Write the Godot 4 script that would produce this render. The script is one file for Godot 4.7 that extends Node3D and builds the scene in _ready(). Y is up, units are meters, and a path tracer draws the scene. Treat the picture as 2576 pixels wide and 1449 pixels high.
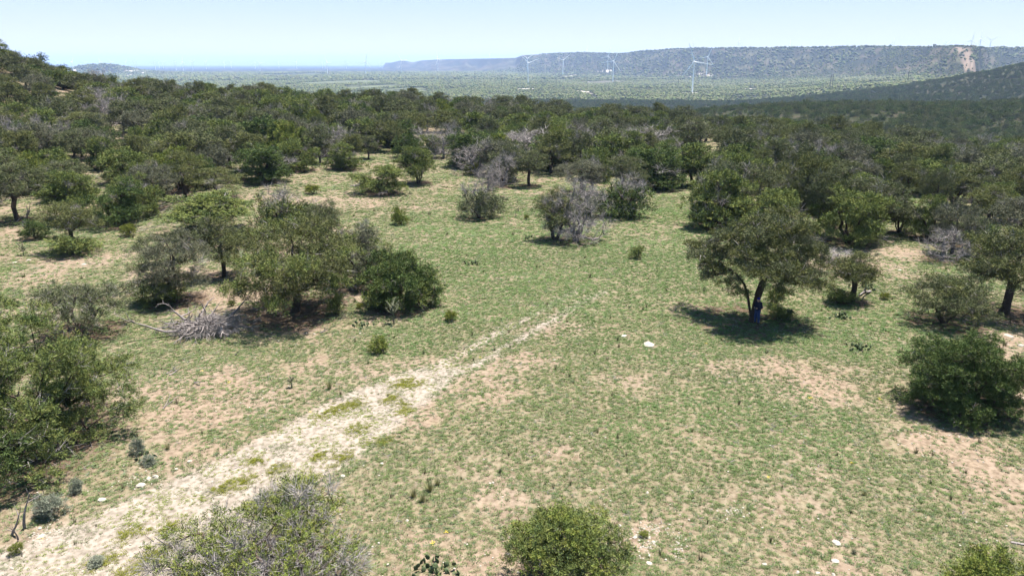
extends Node3D
# Pinyon and juniper woodland round a grassy clearing, seen from about sixteen metres up; a valley with wind turbines and a long mesa behind.

const FW := 2576.0            # the frame in which the photograph was measured
const FH := 1449.0
const EYE := Vector3(0, 16.2, 0)
const PITCH := 17.1
const VFOV := 43.0
const SUN_TRAVEL := Vector3(-0.22, -1.0, 0.2)

var used := {}
var M := {}
var noise_a := FastNoiseLite.new()
var noise_b := FastNoiseLite.new()
var noise_c := FastNoiseLite.new()
var cam: Camera3D

# ---------------------------------------------------------------- the scene
func _ready() -> void:
	# camera, sky, sun, exposure
	cam = Camera3D.new()
	cam.name = "camera"
	add_child(cam)
	cam.position = EYE
	cam.rotation.x = -deg_to_rad(PITCH)
	cam.fov = VFOV
	cam.far = 60000.0
	cam.near = 0.1
	cam.current = true
	var sky_look := ProceduralSkyMaterial.new()
	sky_look.sky_top_color = Color(0.62, 0.83, 1.0)
	sky_look.sky_horizon_color = Color(1.0, 0.985, 0.985)
	sky_look.sky_curve = 0.06
	sky_look.ground_bottom_color = Color(0.45, 0.42, 0.36)
	sky_look.ground_horizon_color = Color(0.6, 0.62, 0.62)
	sky_look.sun_angle_max = 4.0
	var sky := Sky.new()
	sky.sky_material = sky_look
	var env := Environment.new()
	env.background_mode = Environment.BG_SKY
	env.sky = sky
	env.background_energy_multiplier = 0.255
	env.tonemap_mode = Environment.TONE_MAPPER_LINEAR
	env.tonemap_exposure = 4.2
	env.sdfgi_enabled = true
	env.ssao_enabled = true
	env.ssil_enabled = true
	env.fog_enabled = true
	env.fog_density = 0.00006
	env.fog_light_color = Color(0.68, 0.79, 1.0)
	var world := WorldEnvironment.new()
	world.name = "world_environment"
	world.environment = env
	add_child(world)
	var sun := DirectionalLight3D.new()
	sun.name = "sun"
	add_child(sun)
	sun.look_at_from_position(Vector3.ZERO, SUN_TRAVEL, Vector3.FORWARD)
	sun.light_energy = 1.6
	sun.light_color = Color(1.0, 0.965, 0.91)
	sun.light_angular_distance = 0.53
	sun.shadow_enabled = true
	# terrain
	noise_a.seed = 4
	noise_a.frequency = 0.05
	noise_b.seed = 9
	noise_b.frequency = 0.16
	noise_b.fractal_octaves = 3
	noise_c.seed = 15
	noise_c.frequency = 0.35
	noise_c.fractal_octaves = 2
	for plan in ["litter", "bare", "track", "lush"]:
		var a := PackedFloat32Array()
		a.resize(NX * NZ)
		set(plan, a)
	var t0 := Time.get_ticks_msec()
	make_materials()
	make_sprays()
	plan_track()
	plan_bare()
	plan_open()
	plan_near()
	plan_edge()
	print("plan ", Time.get_ticks_msec() - t0)
	var rows := PackedFloat32Array()
	var d := 9.0
	while d < 25000.0:
		rows.append(d)
		if d < 70.0:
			d += 0.3
		elif d < 212.0:
			d *= 1.008
		else:
			d *= 1.022
	rows.append(26000.0)
	build_ground("ground", -47.0, 47.0, 440, rows)
	var coarse := PackedFloat32Array([9.0, 30.0, 70.0, 140.0, 212.0, 300.0, 450.0, 650.0, 1200.0, 3000.0, 8000.0])
	build_ground("ground_behind", 47.0, 313.0, 70, coarse)
	var centre := Soup.new()
	for i in 24:
		var a := TAU * i / 24.0
		var b := TAU * (i + 1) / 24.0
		centre.v.append_array(PackedVector3Array([Vector3.ZERO, Vector3(cos(a) * 9.02, 0, sin(a) * 9.02), Vector3(cos(b) * 9.02, 0, sin(b) * 9.02)]))
		for k in 3:
			centre.n.append(Vector3.UP)
			centre.c.append(Color(0.235, 0.175, 0.13))
	part("ground_below", centre.mesh(M.soil), self).set_meta("kind", "structure")
	print("ground ", Time.get_ticks_msec() - t0)
	build_sheets()
	make_far_trees()
	build_far_woods()
	print("far woods ", Time.get_ticks_msec() - t0)
	make_protos()
	build_woodland()
	print("woodland ", Time.get_ticks_msec() - t0)
	build_edge()
	build_near()
	print("near ", Time.get_ticks_msec() - t0)
	make_turbine_parts()
	build_turbines()
	build_power_line()
	build_dead_wood()
	build_stones()
	build_cacti()
	build_person()
	print("things ", Time.get_ticks_msec() - t0)
	build_grass()
	print("grass ", Time.get_ticks_msec() - t0, " tris ", total_tris)

# ---------------------------------------------------------------- naming
func numbered(n: String) -> String:
	if not used.has(n):
		used[n] = 0
		return n
	used[n] += 1
	return "%s_%03d" % [n, used[n]]

func tag(o: Node, label: String, category: String, group := "") -> void:
	o.set_meta("label", label)
	o.set_meta("category", category)
	if group != "":
		o.set_meta("group", group)

func thing(called: String, at: Vector3, turn := 0.0, size := Vector3.ONE) -> Node3D:
	var o := Node3D.new()
	o.name = numbered(called)
	add_child(o)
	o.position = at
	o.rotation.y = turn
	o.scale = size
	return o

func part(called: String, mesh: Mesh, parent: Node) -> MeshInstance3D:
	var o := MeshInstance3D.new()
	o.name = called if parent != self else numbered(called)
	o.mesh = mesh
	parent.add_child(o, true)
	return o

# ---------------------------------------------------------------- the view, and the ground under a pixel
func ray(u: float, v: float) -> Vector3:
	var t := tan(deg_to_rad(VFOV * 0.5))
	var d := Vector3((u - FW * 0.5) / (FH * 0.5) * t, -(v - FH * 0.5) / (FH * 0.5) * t, -1.0)
	return d.rotated(Vector3.RIGHT, -deg_to_rad(PITCH)).normalized()

func ground_at(u: float, v: float, from := 5.0) -> Vector3:
	var d := ray(u, v)
	var t := from
	var step := 2.0
	while t < 60000.0:
		var p := EYE + d * t
		if p.y < height(p.x, p.z):
			var lo := t - step
			var hi := t
			for k in 24:
				var m := (lo + hi) * 0.5
				var q := EYE + d * m
				if q.y < height(q.x, q.z):
					hi = m
				else:
					lo = m
			p = EYE + d * hi
			return Vector3(p.x, height(p.x, p.z), p.z)
		step = maxf(1.0, t * 0.01)
		t += step
	return Vector3(d.x, 0, d.z).normalized() * 20000.0 + Vector3(0, -60, 0)

func to_frame(p: Vector3) -> Vector2:
	var q := (p - EYE).rotated(Vector3.RIGHT, deg_to_rad(PITCH))
	var t := tan(deg_to_rad(VFOV * 0.5))
	if q.z > -0.1:
		return Vector2(-9999, 9999)
	return Vector2(FW * 0.5 + q.x / -q.z / t * FH * 0.5, FH * 0.5 - q.y / -q.z / t * FH * 0.5)

func flat_distance(p: Vector3) -> float:
	return Vector2(p.x, p.z).length()

# pixels of the frame per metre, at a point
func per_metre(p: Vector3) -> float:
	var q := (p - EYE).rotated(Vector3.RIGHT, deg_to_rad(PITCH))
	return FH * 0.5 / tan(deg_to_rad(VFOV * 0.5)) / -q.z

# height of a point above `base` whose pixel row is v, straight above it
func height_over(base: Vector3, v: float) -> float:
	var uv := to_frame(base)
	var d := ray(uv.x, v)
	return EYE.y + d.y / Vector2(d.x, d.z).length() * flat_distance(base) - base.y

# ---------------------------------------------------------------- terrain
# distance of the mesa rim and how high it stands above the eye's level, by bearing in degrees
const RIM := [[-9.6, 11500.0, 0.02], [-9.0, 11000.0, 0.03], [-8.2, 10800.0, 0.21], [-7.4, 10600.0, 0.05], [-6.8, 10200.0, 0.19], [-5.5, 9600.0, 0.26], [-3.0, 8800.0, 0.31],
	[0.2, 7800.0, 0.37], [0.9, 7000.0, 0.58], [3.0, 6600.0, 0.66], [5.5, 6000.0, 0.72], [8.0, 5600.0, 0.63], [9.3, 5300.0, 0.78], [12.0, 5000.0, 0.96], [15.0, 4600.0, 1.0], [19.0, 4300.0, 1.0],
	[24.0, 4000.0, 1.04], [28.0, 3300.0, 1.0], [30.0, 2750.0, 1.03], [31.2, 2800.0, 1.0], [31.8, 3600.0, 0.88], [34.0, 4000.0, 0.84], [40.0, 4200.0, 0.8], [60.0, 4500.0, 0.8]]

func rim_at(az: float) -> Vector2:
	if az <= -9.6 or az > 60.0:
		return Vector2(90000.0, 0.0)
	for i in RIM.size() - 1:
		if az <= RIM[i + 1][0]:
			var f: float = (az - RIM[i][0]) / (RIM[i + 1][0] - RIM[i][0])
			return Vector2(lerpf(RIM[i][1], RIM[i + 1][1], f), lerpf(RIM[i][2], RIM[i + 1][2], f))
	return Vector2(90000.0, 0.0)

func bump(x: float, z: float, cx: float, cz: float, sx: float, sz: float, h: float) -> float:
	var a := (x - cx) / sx
	var b := (z - cz) / sz
	var q := a * a + b * b
	return 0.0 if q > 12.0 else h * exp(-q * 0.5)

func height(x: float, z: float) -> float:
	var d := sqrt(x * x + z * z)
	var near_h := 0.0
	if d < 700.0:
		var t := smoothstep(55.0, 210.0, d)
		near_h = t * (0.4 - 0.062 * clampf(x, -140.0, 160.0)) if z < 0.0 else 0.0
		near_h += bump(x, z, -150.0, -172.0, 23.0, 34.0, 18.0)
		near_h += 0.16 * noise_a.get_noise_2d(x * 1.2, z * 1.2) * clampf(d / 30.0, 0.0, 1.0)
		near_h += smoothstep(60.0, 150.0, d) * 1.1 * noise_a.get_noise_2d(x * 0.35 + 90.0, z * 0.35)
	if d < 212.0:
		return near_h
	var az := rad_to_deg(atan2(x, -z))
	var far_h := -60.0
	far_h += 34.0 * smoothstep(14.0, 30.0, az) * smoothstep(700.0, 1900.0, d)
	if d < 2600.0:
		far_h += bump(x, z, 265.0, -560.0, 210.0, 150.0, 45.0)
		far_h += bump(x, z, 560.0, -660.0, 110.0, 140.0, 30.0)
		far_h += bump(x, z, 1150.0, -1120.0, 215.0, 230.0, 140.0)
		far_h += 5.0 * noise_a.get_noise_2d(x * 0.06, z * 0.06) * smoothstep(10.0, 20.0, az)
	elif d < 9000.0 and az < -20.0:
		far_h += bump(x, z, -2880.0, -5400.0, 110.0, 300.0, 46.0) + bump(x, z, -2950.0, -5300.0, 420.0, 300.0, 24.0)
	if d > 1500.0 and az > -9.6:
		var r := rim_at(az)
		if r.x < 80000.0:
			var top := EYE.y + r.x * tan(deg_to_rad(r.y))
			var cut := noise_b.get_noise_2d(az * 9.0, 3.0) * 0.55 + noise_b.get_noise_2d(az * 30.0, d * 0.004) * 0.16
			var foot: float = clampf(r.x * 0.24, 700.0, 2000.0)
			var s := clampf((d - (r.x - foot)) / foot, 0.0, 1.0)
			s = clampf(s + cut * s * (1.0 - s) * 1.6, 0.0, 1.0)
			s = s * s * (1.35 - 0.35 * s)
			far_h = lerpf(far_h, top - 4.0 * smoothstep(0.0, 3000.0, d - r.x), s)
			if s < 0.995:
				far_h += noise_a.get_noise_2d(x * 0.05, z * 0.05) * 9.0 * s
	return lerpf(near_h, far_h, smoothstep(212.0, 640.0, d))

# ---------------------------------------------------------------- a plan of the clearing in cells of 0.4 m: litter, bare soil, track
const CELL := 0.4
const NX := 600
const NZ := 560
var litter := PackedFloat32Array()
var bare := PackedFloat32Array()
var track := PackedFloat32Array()
var lush := PackedFloat32Array()

func stamp(plan: PackedFloat32Array, x: float, z: float, r: float, amount: float, square := 1.0) -> void:
	var i0 := maxi(0, int((x - r) / CELL) + NX / 2)
	var i1 := mini(NX - 1, int((x + r) / CELL) + NX / 2 + 1)
	var j0 := maxi(0, int((-z - r * square) / CELL))
	var j1 := mini(NZ - 1, int((-z + r * square) / CELL) + 1)
	for j in range(j0, j1 + 1):
		for i in range(i0, i1 + 1):
			var dx := (i - NX / 2) * CELL - x
			var dz := (-j * CELL - z) / square
			var f := 1.0 - smoothstep(0.55, 1.0, sqrt(dx * dx + dz * dz) / r)
			var k := j * NX + i
			plan[k] = maxf(plan[k], f * amount)

func read(plan: PackedFloat32Array, x: float, z: float) -> float:
	var fx := x / CELL + NX / 2
	var fz := -z / CELL
	if fx < 0.0 or fz < 0.0 or fx > NX - 2 or fz > NZ - 2:
		return 0.0
	var i := int(fx)
	var j := int(fz)
	fx -= i
	fz -= j
	var k := j * NX + i
	return lerpf(lerpf(plan[k], plan[k + 1], fx), lerpf(plan[k + NX], plan[k + NX + 1], fx), fz)

func plan_track() -> void:
	# the bare caliche two-track: middle line in the frame, half width in metres, strength
	var line := [[-90, 1560, 3.2, 1.0], [300, 1385, 3.0, 1.0], [580, 1245, 2.8, 1.0], [692, 1172, 2.6, 1.0], [832, 1087, 2.5, 1.0], [950, 1014, 2.2, 0.95], [1050, 962, 1.7, 0.75], [1130, 925, 1.1, 0.35]]
	for i in line.size() - 1:
		var a := ground_at(line[i][0], line[i][1])
		var b := ground_at(line[i + 1][0], line[i + 1][1])
		var n := int(a.distance_to(b) / 0.4) + 1
		for k in n:
			var f := float(k) / n
			var p := a.lerp(b, f)
			stamp(track, p.x, p.z, lerpf(line[i][2], line[i + 1][2], f) * 1.15, lerpf(line[i][3], line[i + 1][3], f))
	for side in [-1.0, 1.0]:
		var ruts := [[1130, 930], [1240, 868], [1360, 800], [1440, 755], [1500, 725]]
		for i in ruts.size() - 1:
			var a := ground_at(ruts[i][0], ruts[i][1])
			var b := ground_at(ruts[i + 1][0], ruts[i + 1][1])
			var across: Vector3 = (b - a).cross(Vector3.UP).normalized() * side * 0.85
			var n := int(a.distance_to(b) / 0.3) + 1
			for k in n:
				var p: Vector3 = a.lerp(b, float(k) / n) + across
				stamp(track, p.x, p.z, 0.48, 0.44 - 0.06 * i)

func plan_bare() -> void:
	for s in [[880, 512, 5.5, 0.9], [780, 505, 4.0, 0.8], [980, 450, 4.0, 0.5], [1900, 935, 3.6, 0.62], [2010, 985, 3.0, 0.62], [1330, 905, 2.6, 0.6], [2170, 660, 4.0, 0.9], [2260, 640, 4.0, 0.9],
			[640, 720, 4.5, 0.8], [560, 745, 3.0, 0.9], [400, 690, 4.0, 0.5], [300, 650, 4.0, 0.6], [180, 660, 3.5, 0.5], [60, 700, 4.5, 0.45], [960, 800, 2.6, 0.8], [880, 750, 2.4, 0.8],
			[1600, 1360, 1.1, 1.0], [1625, 1330, 0.7, 0.9], [1705, 1385, 0.6, 0.9], [1260, 1260, 1.2, 0.6], [2350, 1110, 2.0, 0.7], [2450, 1130, 2.2, 0.8], [2520, 1190, 2.4, 0.7], [2300, 1040, 1.2, 0.6],
			[1750, 887, 0.8, 0.95], [470, 950, 4.5, 0.5], [560, 1010, 4.0, 0.45], [1420, 1120, 2.0, 0.4], [1700, 1290, 2.4, 0.35], [1050, 1400, 2.4, 0.5], [1150, 1440, 2.2, 0.5], [2540, 850, 2.5, 0.7],
			[1960, 1140, 1.6, 0.4], [2080, 1190, 1.4, 0.4], [1640, 600, 2.5, 0.35], [1100, 600, 2.5, 0.35], [1400, 830, 2.4, 0.5], [1300, 560, 3.0, 0.3], [2000, 830, 1.5, 0.4], [2240, 860, 2.4, 0.5], [20, 580, 4.0, 0.8],
			[1180, 440, 4.0, 0.5], [1560, 600, 3.0, 0.3], [2560, 1010, 2.0, 0.7]]:
		var p := ground_at(s[0], s[1])
		stamp(bare, p.x, p.z, s[2], s[3], 0.8)
	for s in [[1300, 660, 15.0, 0.7], [1500, 640, 14.0, 0.65], [1650, 820, 9.0, 0.5], [1900, 1060, 7.0, 0.4], [2150, 830, 8.0, 0.5], [1300, 660, 13.0, 0.55], [1600, 700, 13.0, 0.5], [1450, 560, 12.0, 0.45], [1700, 560, 10.0, 0.5], [1150, 560, 10.0, 0.4], [1800, 760, 9.0, 0.45], [2230, 800, 8.0, 0.4], [1150, 760, 7.0, 0.45], [1250, 700, 6.0, 0.8], [1330, 740, 4.5, 0.7], [1430, 620, 4.5, 0.7], [1200, 590, 6.0, 0.5], [1750, 450, 7.0, 0.9], [1560, 760, 5.0, 0.4], [1950, 860, 4.0, 0.4], [1250, 640, 5.0, 0.4], [1000, 860, 4.0, 0.35],
			[1650, 1080, 4.0, 0.4], [2000, 1080, 3.0, 0.3], [2250, 770, 5.0, 0.3], [1700, 690, 6.0, 0.5], [1650, 540, 6.0, 0.5]]:
		var p := ground_at(s[0], s[1])
		stamp(lush, p.x, p.z, s[2], s[3])

# ---------------------------------------------------------------- materials
func noise_texture(freq: float, seed_: int, ramp: Array, normal := false, size := 512, bumps := 6.0) -> NoiseTexture2D:
	var n := FastNoiseLite.new()
	n.noise_type = FastNoiseLite.TYPE_SIMPLEX_SMOOTH
	n.seed = seed_
	n.frequency = freq
	n.fractal_octaves = 4
	var t := NoiseTexture2D.new()
	t.width = size
	t.height = size
	t.seamless = true
	t.noise = n
	if normal:
		t.as_normal_map = true
		t.bump_strength = bumps
	else:
		var g := Gradient.new()
		g.offsets = PackedFloat32Array()
		g.colors = PackedColorArray()
		for r in ramp:
			g.add_point(r[0], r[1])
		t.color_ramp = g
	return t

func plain(called: String, c: Color, rough := 0.85, vertex := false) -> StandardMaterial3D:
	var m := StandardMaterial3D.new()
	m.resource_name = called
	m.albedo_color = c.linear_to_srgb()
	m.roughness = rough
	m.metallic_specular = 0.25
	m.vertex_color_use_as_albedo = vertex
	m.cull_mode = BaseMaterial3D.CULL_DISABLED
	return m

func make_materials() -> void:
	for kind in ["juniper", "pinyon", "grass"]:
		var m := plain(kind + "_leaf", Color.WHITE, 0.95, true)
		m.metallic_specular = 0.05
		m.backlight_enabled = true
		m.backlight = Color(0.2, 0.23, 0.1) if kind != "grass" else Color(0.36, 0.38, 0.18)
		M[kind] = m
	M.far_leaf = plain("far_leaf", Color.WHITE, 0.9, true)
	var b := plain("bark", Color(0.080, 0.066, 0.058), 0.95)
	b.albedo_texture = noise_texture(0.02, 11, [[0.0, Color(0.35, 0.32, 0.3)], [0.5, Color(0.8, 0.75, 0.72)], [1.0, Color(1, 1, 1)]])
	b.uv1_triplanar = true
	b.uv1_scale = Vector3(3, 0.7, 3)
	b.normal_enabled = true
	b.normal_texture = noise_texture(0.03, 12, [], true)
	M.bark = b
	var w := plain("bleached_wood", Color(0.208, 0.192, 0.192), 0.9)
	w.albedo_texture = noise_texture(0.02, 21, [[0.0, Color(0.5, 0.47, 0.47)], [0.45, Color(0.85, 0.83, 0.83)], [1.0, Color(1, 1, 1)]])
	w.uv1_triplanar = true
	w.uv1_scale = Vector3(4, 1.0, 4)
	M.dead = w
	M.twig = plain("grey_twig", Color(0.164, 0.150, 0.152), 0.9)
	var g := plain("soil", Color.WHITE, 0.95, true)
	g.metallic_specular = 0.1
	g.albedo_texture = noise_texture(0.012, 31, [[0.0, Color(0.72, 0.7, 0.67)], [0.42, Color(0.9, 0.89, 0.87)], [0.62, Color(0.97, 0.96, 0.95)], [1.0, Color(1, 1, 1)]], false, 1024)
	g.uv1_triplanar = true
	g.uv1_world_triplanar = true
	g.uv1_scale = Vector3(0.23, 0.23, 0.23)
	g.normal_enabled = true
	g.normal_texture = noise_texture(0.03, 32, [], true, 1024, 5.0)
	g.normal_scale = 0.7
	M.soil = g
	var r := plain("limestone", Color(0.272, 0.256, 0.236), 0.9)
	r.albedo_texture = noise_texture(0.015, 41, [[0.0, Color(0.6, 0.57, 0.53)], [0.4, Color(0.93, 0.92, 0.9)], [1.0, Color(1, 1, 1)]])
	r.uv1_triplanar = true
	r.uv1_scale = Vector3(1.6, 1.6, 1.6)
	r.normal_enabled = true
	r.normal_texture = noise_texture(0.03, 42, [], true, 512, 8.0)
	M.rock = r
	M.turbine = plain("turbine_paint", Color(0.8, 0.8, 0.8), 0.45)
	M.pole = plain("weathered_pole", Color(0.05, 0.045, 0.04), 0.8)
	M.wire = plain("wire", Color(0.3, 0.31, 0.32), 0.5)
	M.caliche = plain("caliche", Color(0.219, 0.201, 0.179), 0.95)
	M.pasture = plain("pasture", Color(0.069, 0.080, 0.047), 0.95)
	M.cactus = plain("cactus", Color(0.055, 0.073, 0.036), 0.6)
	M.cholla = plain("cholla", Color(0.095, 0.099, 0.066), 0.85)

# ---------------------------------------------------------------- mesh helpers
class Soup:
	var v := PackedVector3Array()
	var n := PackedVector3Array()
	var c := PackedColorArray()
	func mesh(mat: Material) -> ArrayMesh:
		var a := []
		a.resize(Mesh.ARRAY_MAX)
		a[Mesh.ARRAY_VERTEX] = v
		if n.size() == v.size():
			a[Mesh.ARRAY_NORMAL] = n
		if c.size() == v.size():
			a[Mesh.ARRAY_COLOR] = c
		var m := ArrayMesh.new()
		if v.size() > 0:
			m.add_surface_from_arrays(Mesh.PRIMITIVE_TRIANGLES, a)
			m.surface_set_material(0, mat)
		return m

func side_of(dir: Vector3) -> Vector3:
	var s := dir.cross(Vector3.UP)
	return s.normalized() if s.length() > 0.05 else Vector3.RIGHT

func frustum(s: Soup, a: Vector3, b: Vector3, ra: float, rb: float, k: int) -> void:
	var d := b - a
	if d.length() < 0.0001:
		return
	d = d.normalized()
	var x := side_of(d)
	var y := x.cross(d)
	var prev := x
	for i in k:
		var t := TAU * (i + 1) / k
		var next := x * cos(t) + y * sin(t)
		var p0 := a + prev * ra
		var p1 := a + next * ra
		var q0 := b + prev * rb
		var q1 := b + next * rb
		s.v.append_array(PackedVector3Array([p0, p1, q0, p1, q1, q0]))
		s.n.append_array(PackedVector3Array([prev, next, prev, next, next, prev]))
		prev = next

func tube(s: Soup, pts: Array, radii: Array, k: int) -> void:
	for i in pts.size() - 1:
		frustum(s, pts[i], pts[i + 1], radii[i], radii[i + 1], k)

func ball(s: Soup, at: Vector3, size: Vector3, rings := 5, sectors := 8, turn := Basis.IDENTITY) -> void:
	for i in rings:
		for j in sectors:
			var q := []
			for e in [[0, 0], [1, 0], [1, 1], [0, 1]]:
				var th: float = PI * (i + e[0]) / rings
				var ph: float = TAU * (j + e[1]) / sectors
				q.append(Vector3(sin(th) * cos(ph), cos(th), sin(th) * sin(ph)))
			for t in [[0, 2, 3], [0, 1, 2]]:
				for m in t:
					s.v.append(at + turn * (q[m] * size))
					s.n.append((turn * (q[m] / size)).normalized())

# ---------------------------------------------------------------- sprays: small bunches of leaves or bare twigs along +Y, one unit long
var SPRAY := {}

func make_sprays() -> void:
	var rng := RandomNumberGenerator.new()
	rng.seed = 7
	for kind in ["juniper", "pinyon", "twig"]:
		var all := []
		for k in 10:
			var v := PackedVector3Array()
			var many: int = {"juniper": 26, "pinyon": 26, "twig": 9}[kind]
			for i in many:
				var t := rng.randf()
				var a := rng.randf() * TAU
				var lean: float = {"juniper": 0.75, "pinyon": 1.15, "twig": 0.55}[kind]
				var dir := Vector3(cos(a) * lean * rng.randf_range(0.5, 1.2), rng.randf_range(0.25, 1.0), sin(a) * lean * rng.randf_range(0.5, 1.2)).normalized()
				var p := Vector3(rng.randf_range(-0.12, 0.12), t * 0.75, rng.randf_range(-0.12, 0.12)) + Vector3(dir.x, 0, dir.z) * 0.12
				var long: float = {"juniper": rng.randf_range(0.26, 0.44), "pinyon": rng.randf_range(0.26, 0.42), "twig": rng.randf_range(0.5, 1.0)}[kind]
				var wide: float = {"juniper": rng.randf_range(0.065, 0.115), "pinyon": rng.randf_range(0.05, 0.09), "twig": rng.randf_range(0.022, 0.04)}[kind]
				var s := dir.cross(Vector3(rng.randf_range(-1, 1), rng.randf_range(-1, 1), rng.randf_range(-1, 1))).normalized() * wide * 0.5
				var e := p + dir * long
				if kind == "twig":
					v.append_array(PackedVector3Array([p - s, p + s, e]))
				elif i % 2 == 0:
					v.append_array(PackedVector3Array([p, e - s, e + s]))
				else:
					v.append_array(PackedVector3Array([p - s, p + s, e]))
			all.append(v)
		SPRAY[kind] = all

# tints: albedo in linear values
const TINTS := {
	"juniper": [[0.091, 0.112, 0.037], [0.075, 0.096, 0.035], [0.103, 0.120, 0.043], [0.063, 0.085, 0.036], [0.116, 0.129, 0.043]],
	"juniper_dark": [[0.053, 0.078, 0.029], [0.045, 0.066, 0.027], [0.063, 0.088, 0.032], [0.075, 0.094, 0.035]],
	"juniper_bright": [[0.119, 0.142, 0.036], [0.101, 0.126, 0.035], [0.136, 0.146, 0.040], [0.085, 0.109, 0.032]],
	"pinyon": [[0.083, 0.090, 0.049], [0.070, 0.078, 0.045], [0.095, 0.098, 0.058], [0.077, 0.088, 0.043], [0.063, 0.075, 0.037]],
	"pinyon_olive": [[0.089, 0.096, 0.043], [0.077, 0.085, 0.037], [0.101, 0.104, 0.045], [0.067, 0.078, 0.035]],
	"pinyon_grey": [[0.091, 0.092, 0.063], [0.078, 0.083, 0.058], [0.100, 0.101, 0.071]],
	"oak": [[0.085, 0.096, 0.054], [0.075, 0.085, 0.045], [0.098, 0.102, 0.062]],
	"sage": [[0.150, 0.165, 0.128], [0.130, 0.145, 0.112], [0.165, 0.178, 0.142]],
	"weed": [[0.093, 0.110, 0.024], [0.080, 0.096, 0.024], [0.104, 0.114, 0.027]],
}
var TINTED := {}

func tint_array(kind: String, i: int, size: int) -> PackedColorArray:
	var key := "%s/%d/%d" % [kind, i, size]
	if not TINTED.has(key):
		var c := PackedColorArray()
		var t: Array = TINTS[kind][i]
		for k in size / 3:
			var f := 0.82 + 0.36 * fposmod(k * 0.618 + i * 0.37, 1.0)
			for m in 3:
				c.append(Color(t[0] * f, t[1] * f, t[2] * f))
		TINTED[key] = c
	return TINTED[key]

func spray(s: Soup, kind: String, tint: String, rng: RandomNumberGenerator, at: Vector3, dir: Vector3, size: float) -> void:
	var all: Array = SPRAY[kind]
	var v: PackedVector3Array = all[rng.randi() % all.size()]
	var y := dir.normalized()
	var x := side_of(y).rotated(y, rng.randf() * TAU)
	s.v.append_array(Transform3D(Basis(x, y, x.cross(y)) * Basis.from_scale(Vector3.ONE * size), at) * v)
	if tint != "":
		s.c.append_array(tint_array(tint, rng.randi() % TINTS[tint].size(), v.size()))

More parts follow.
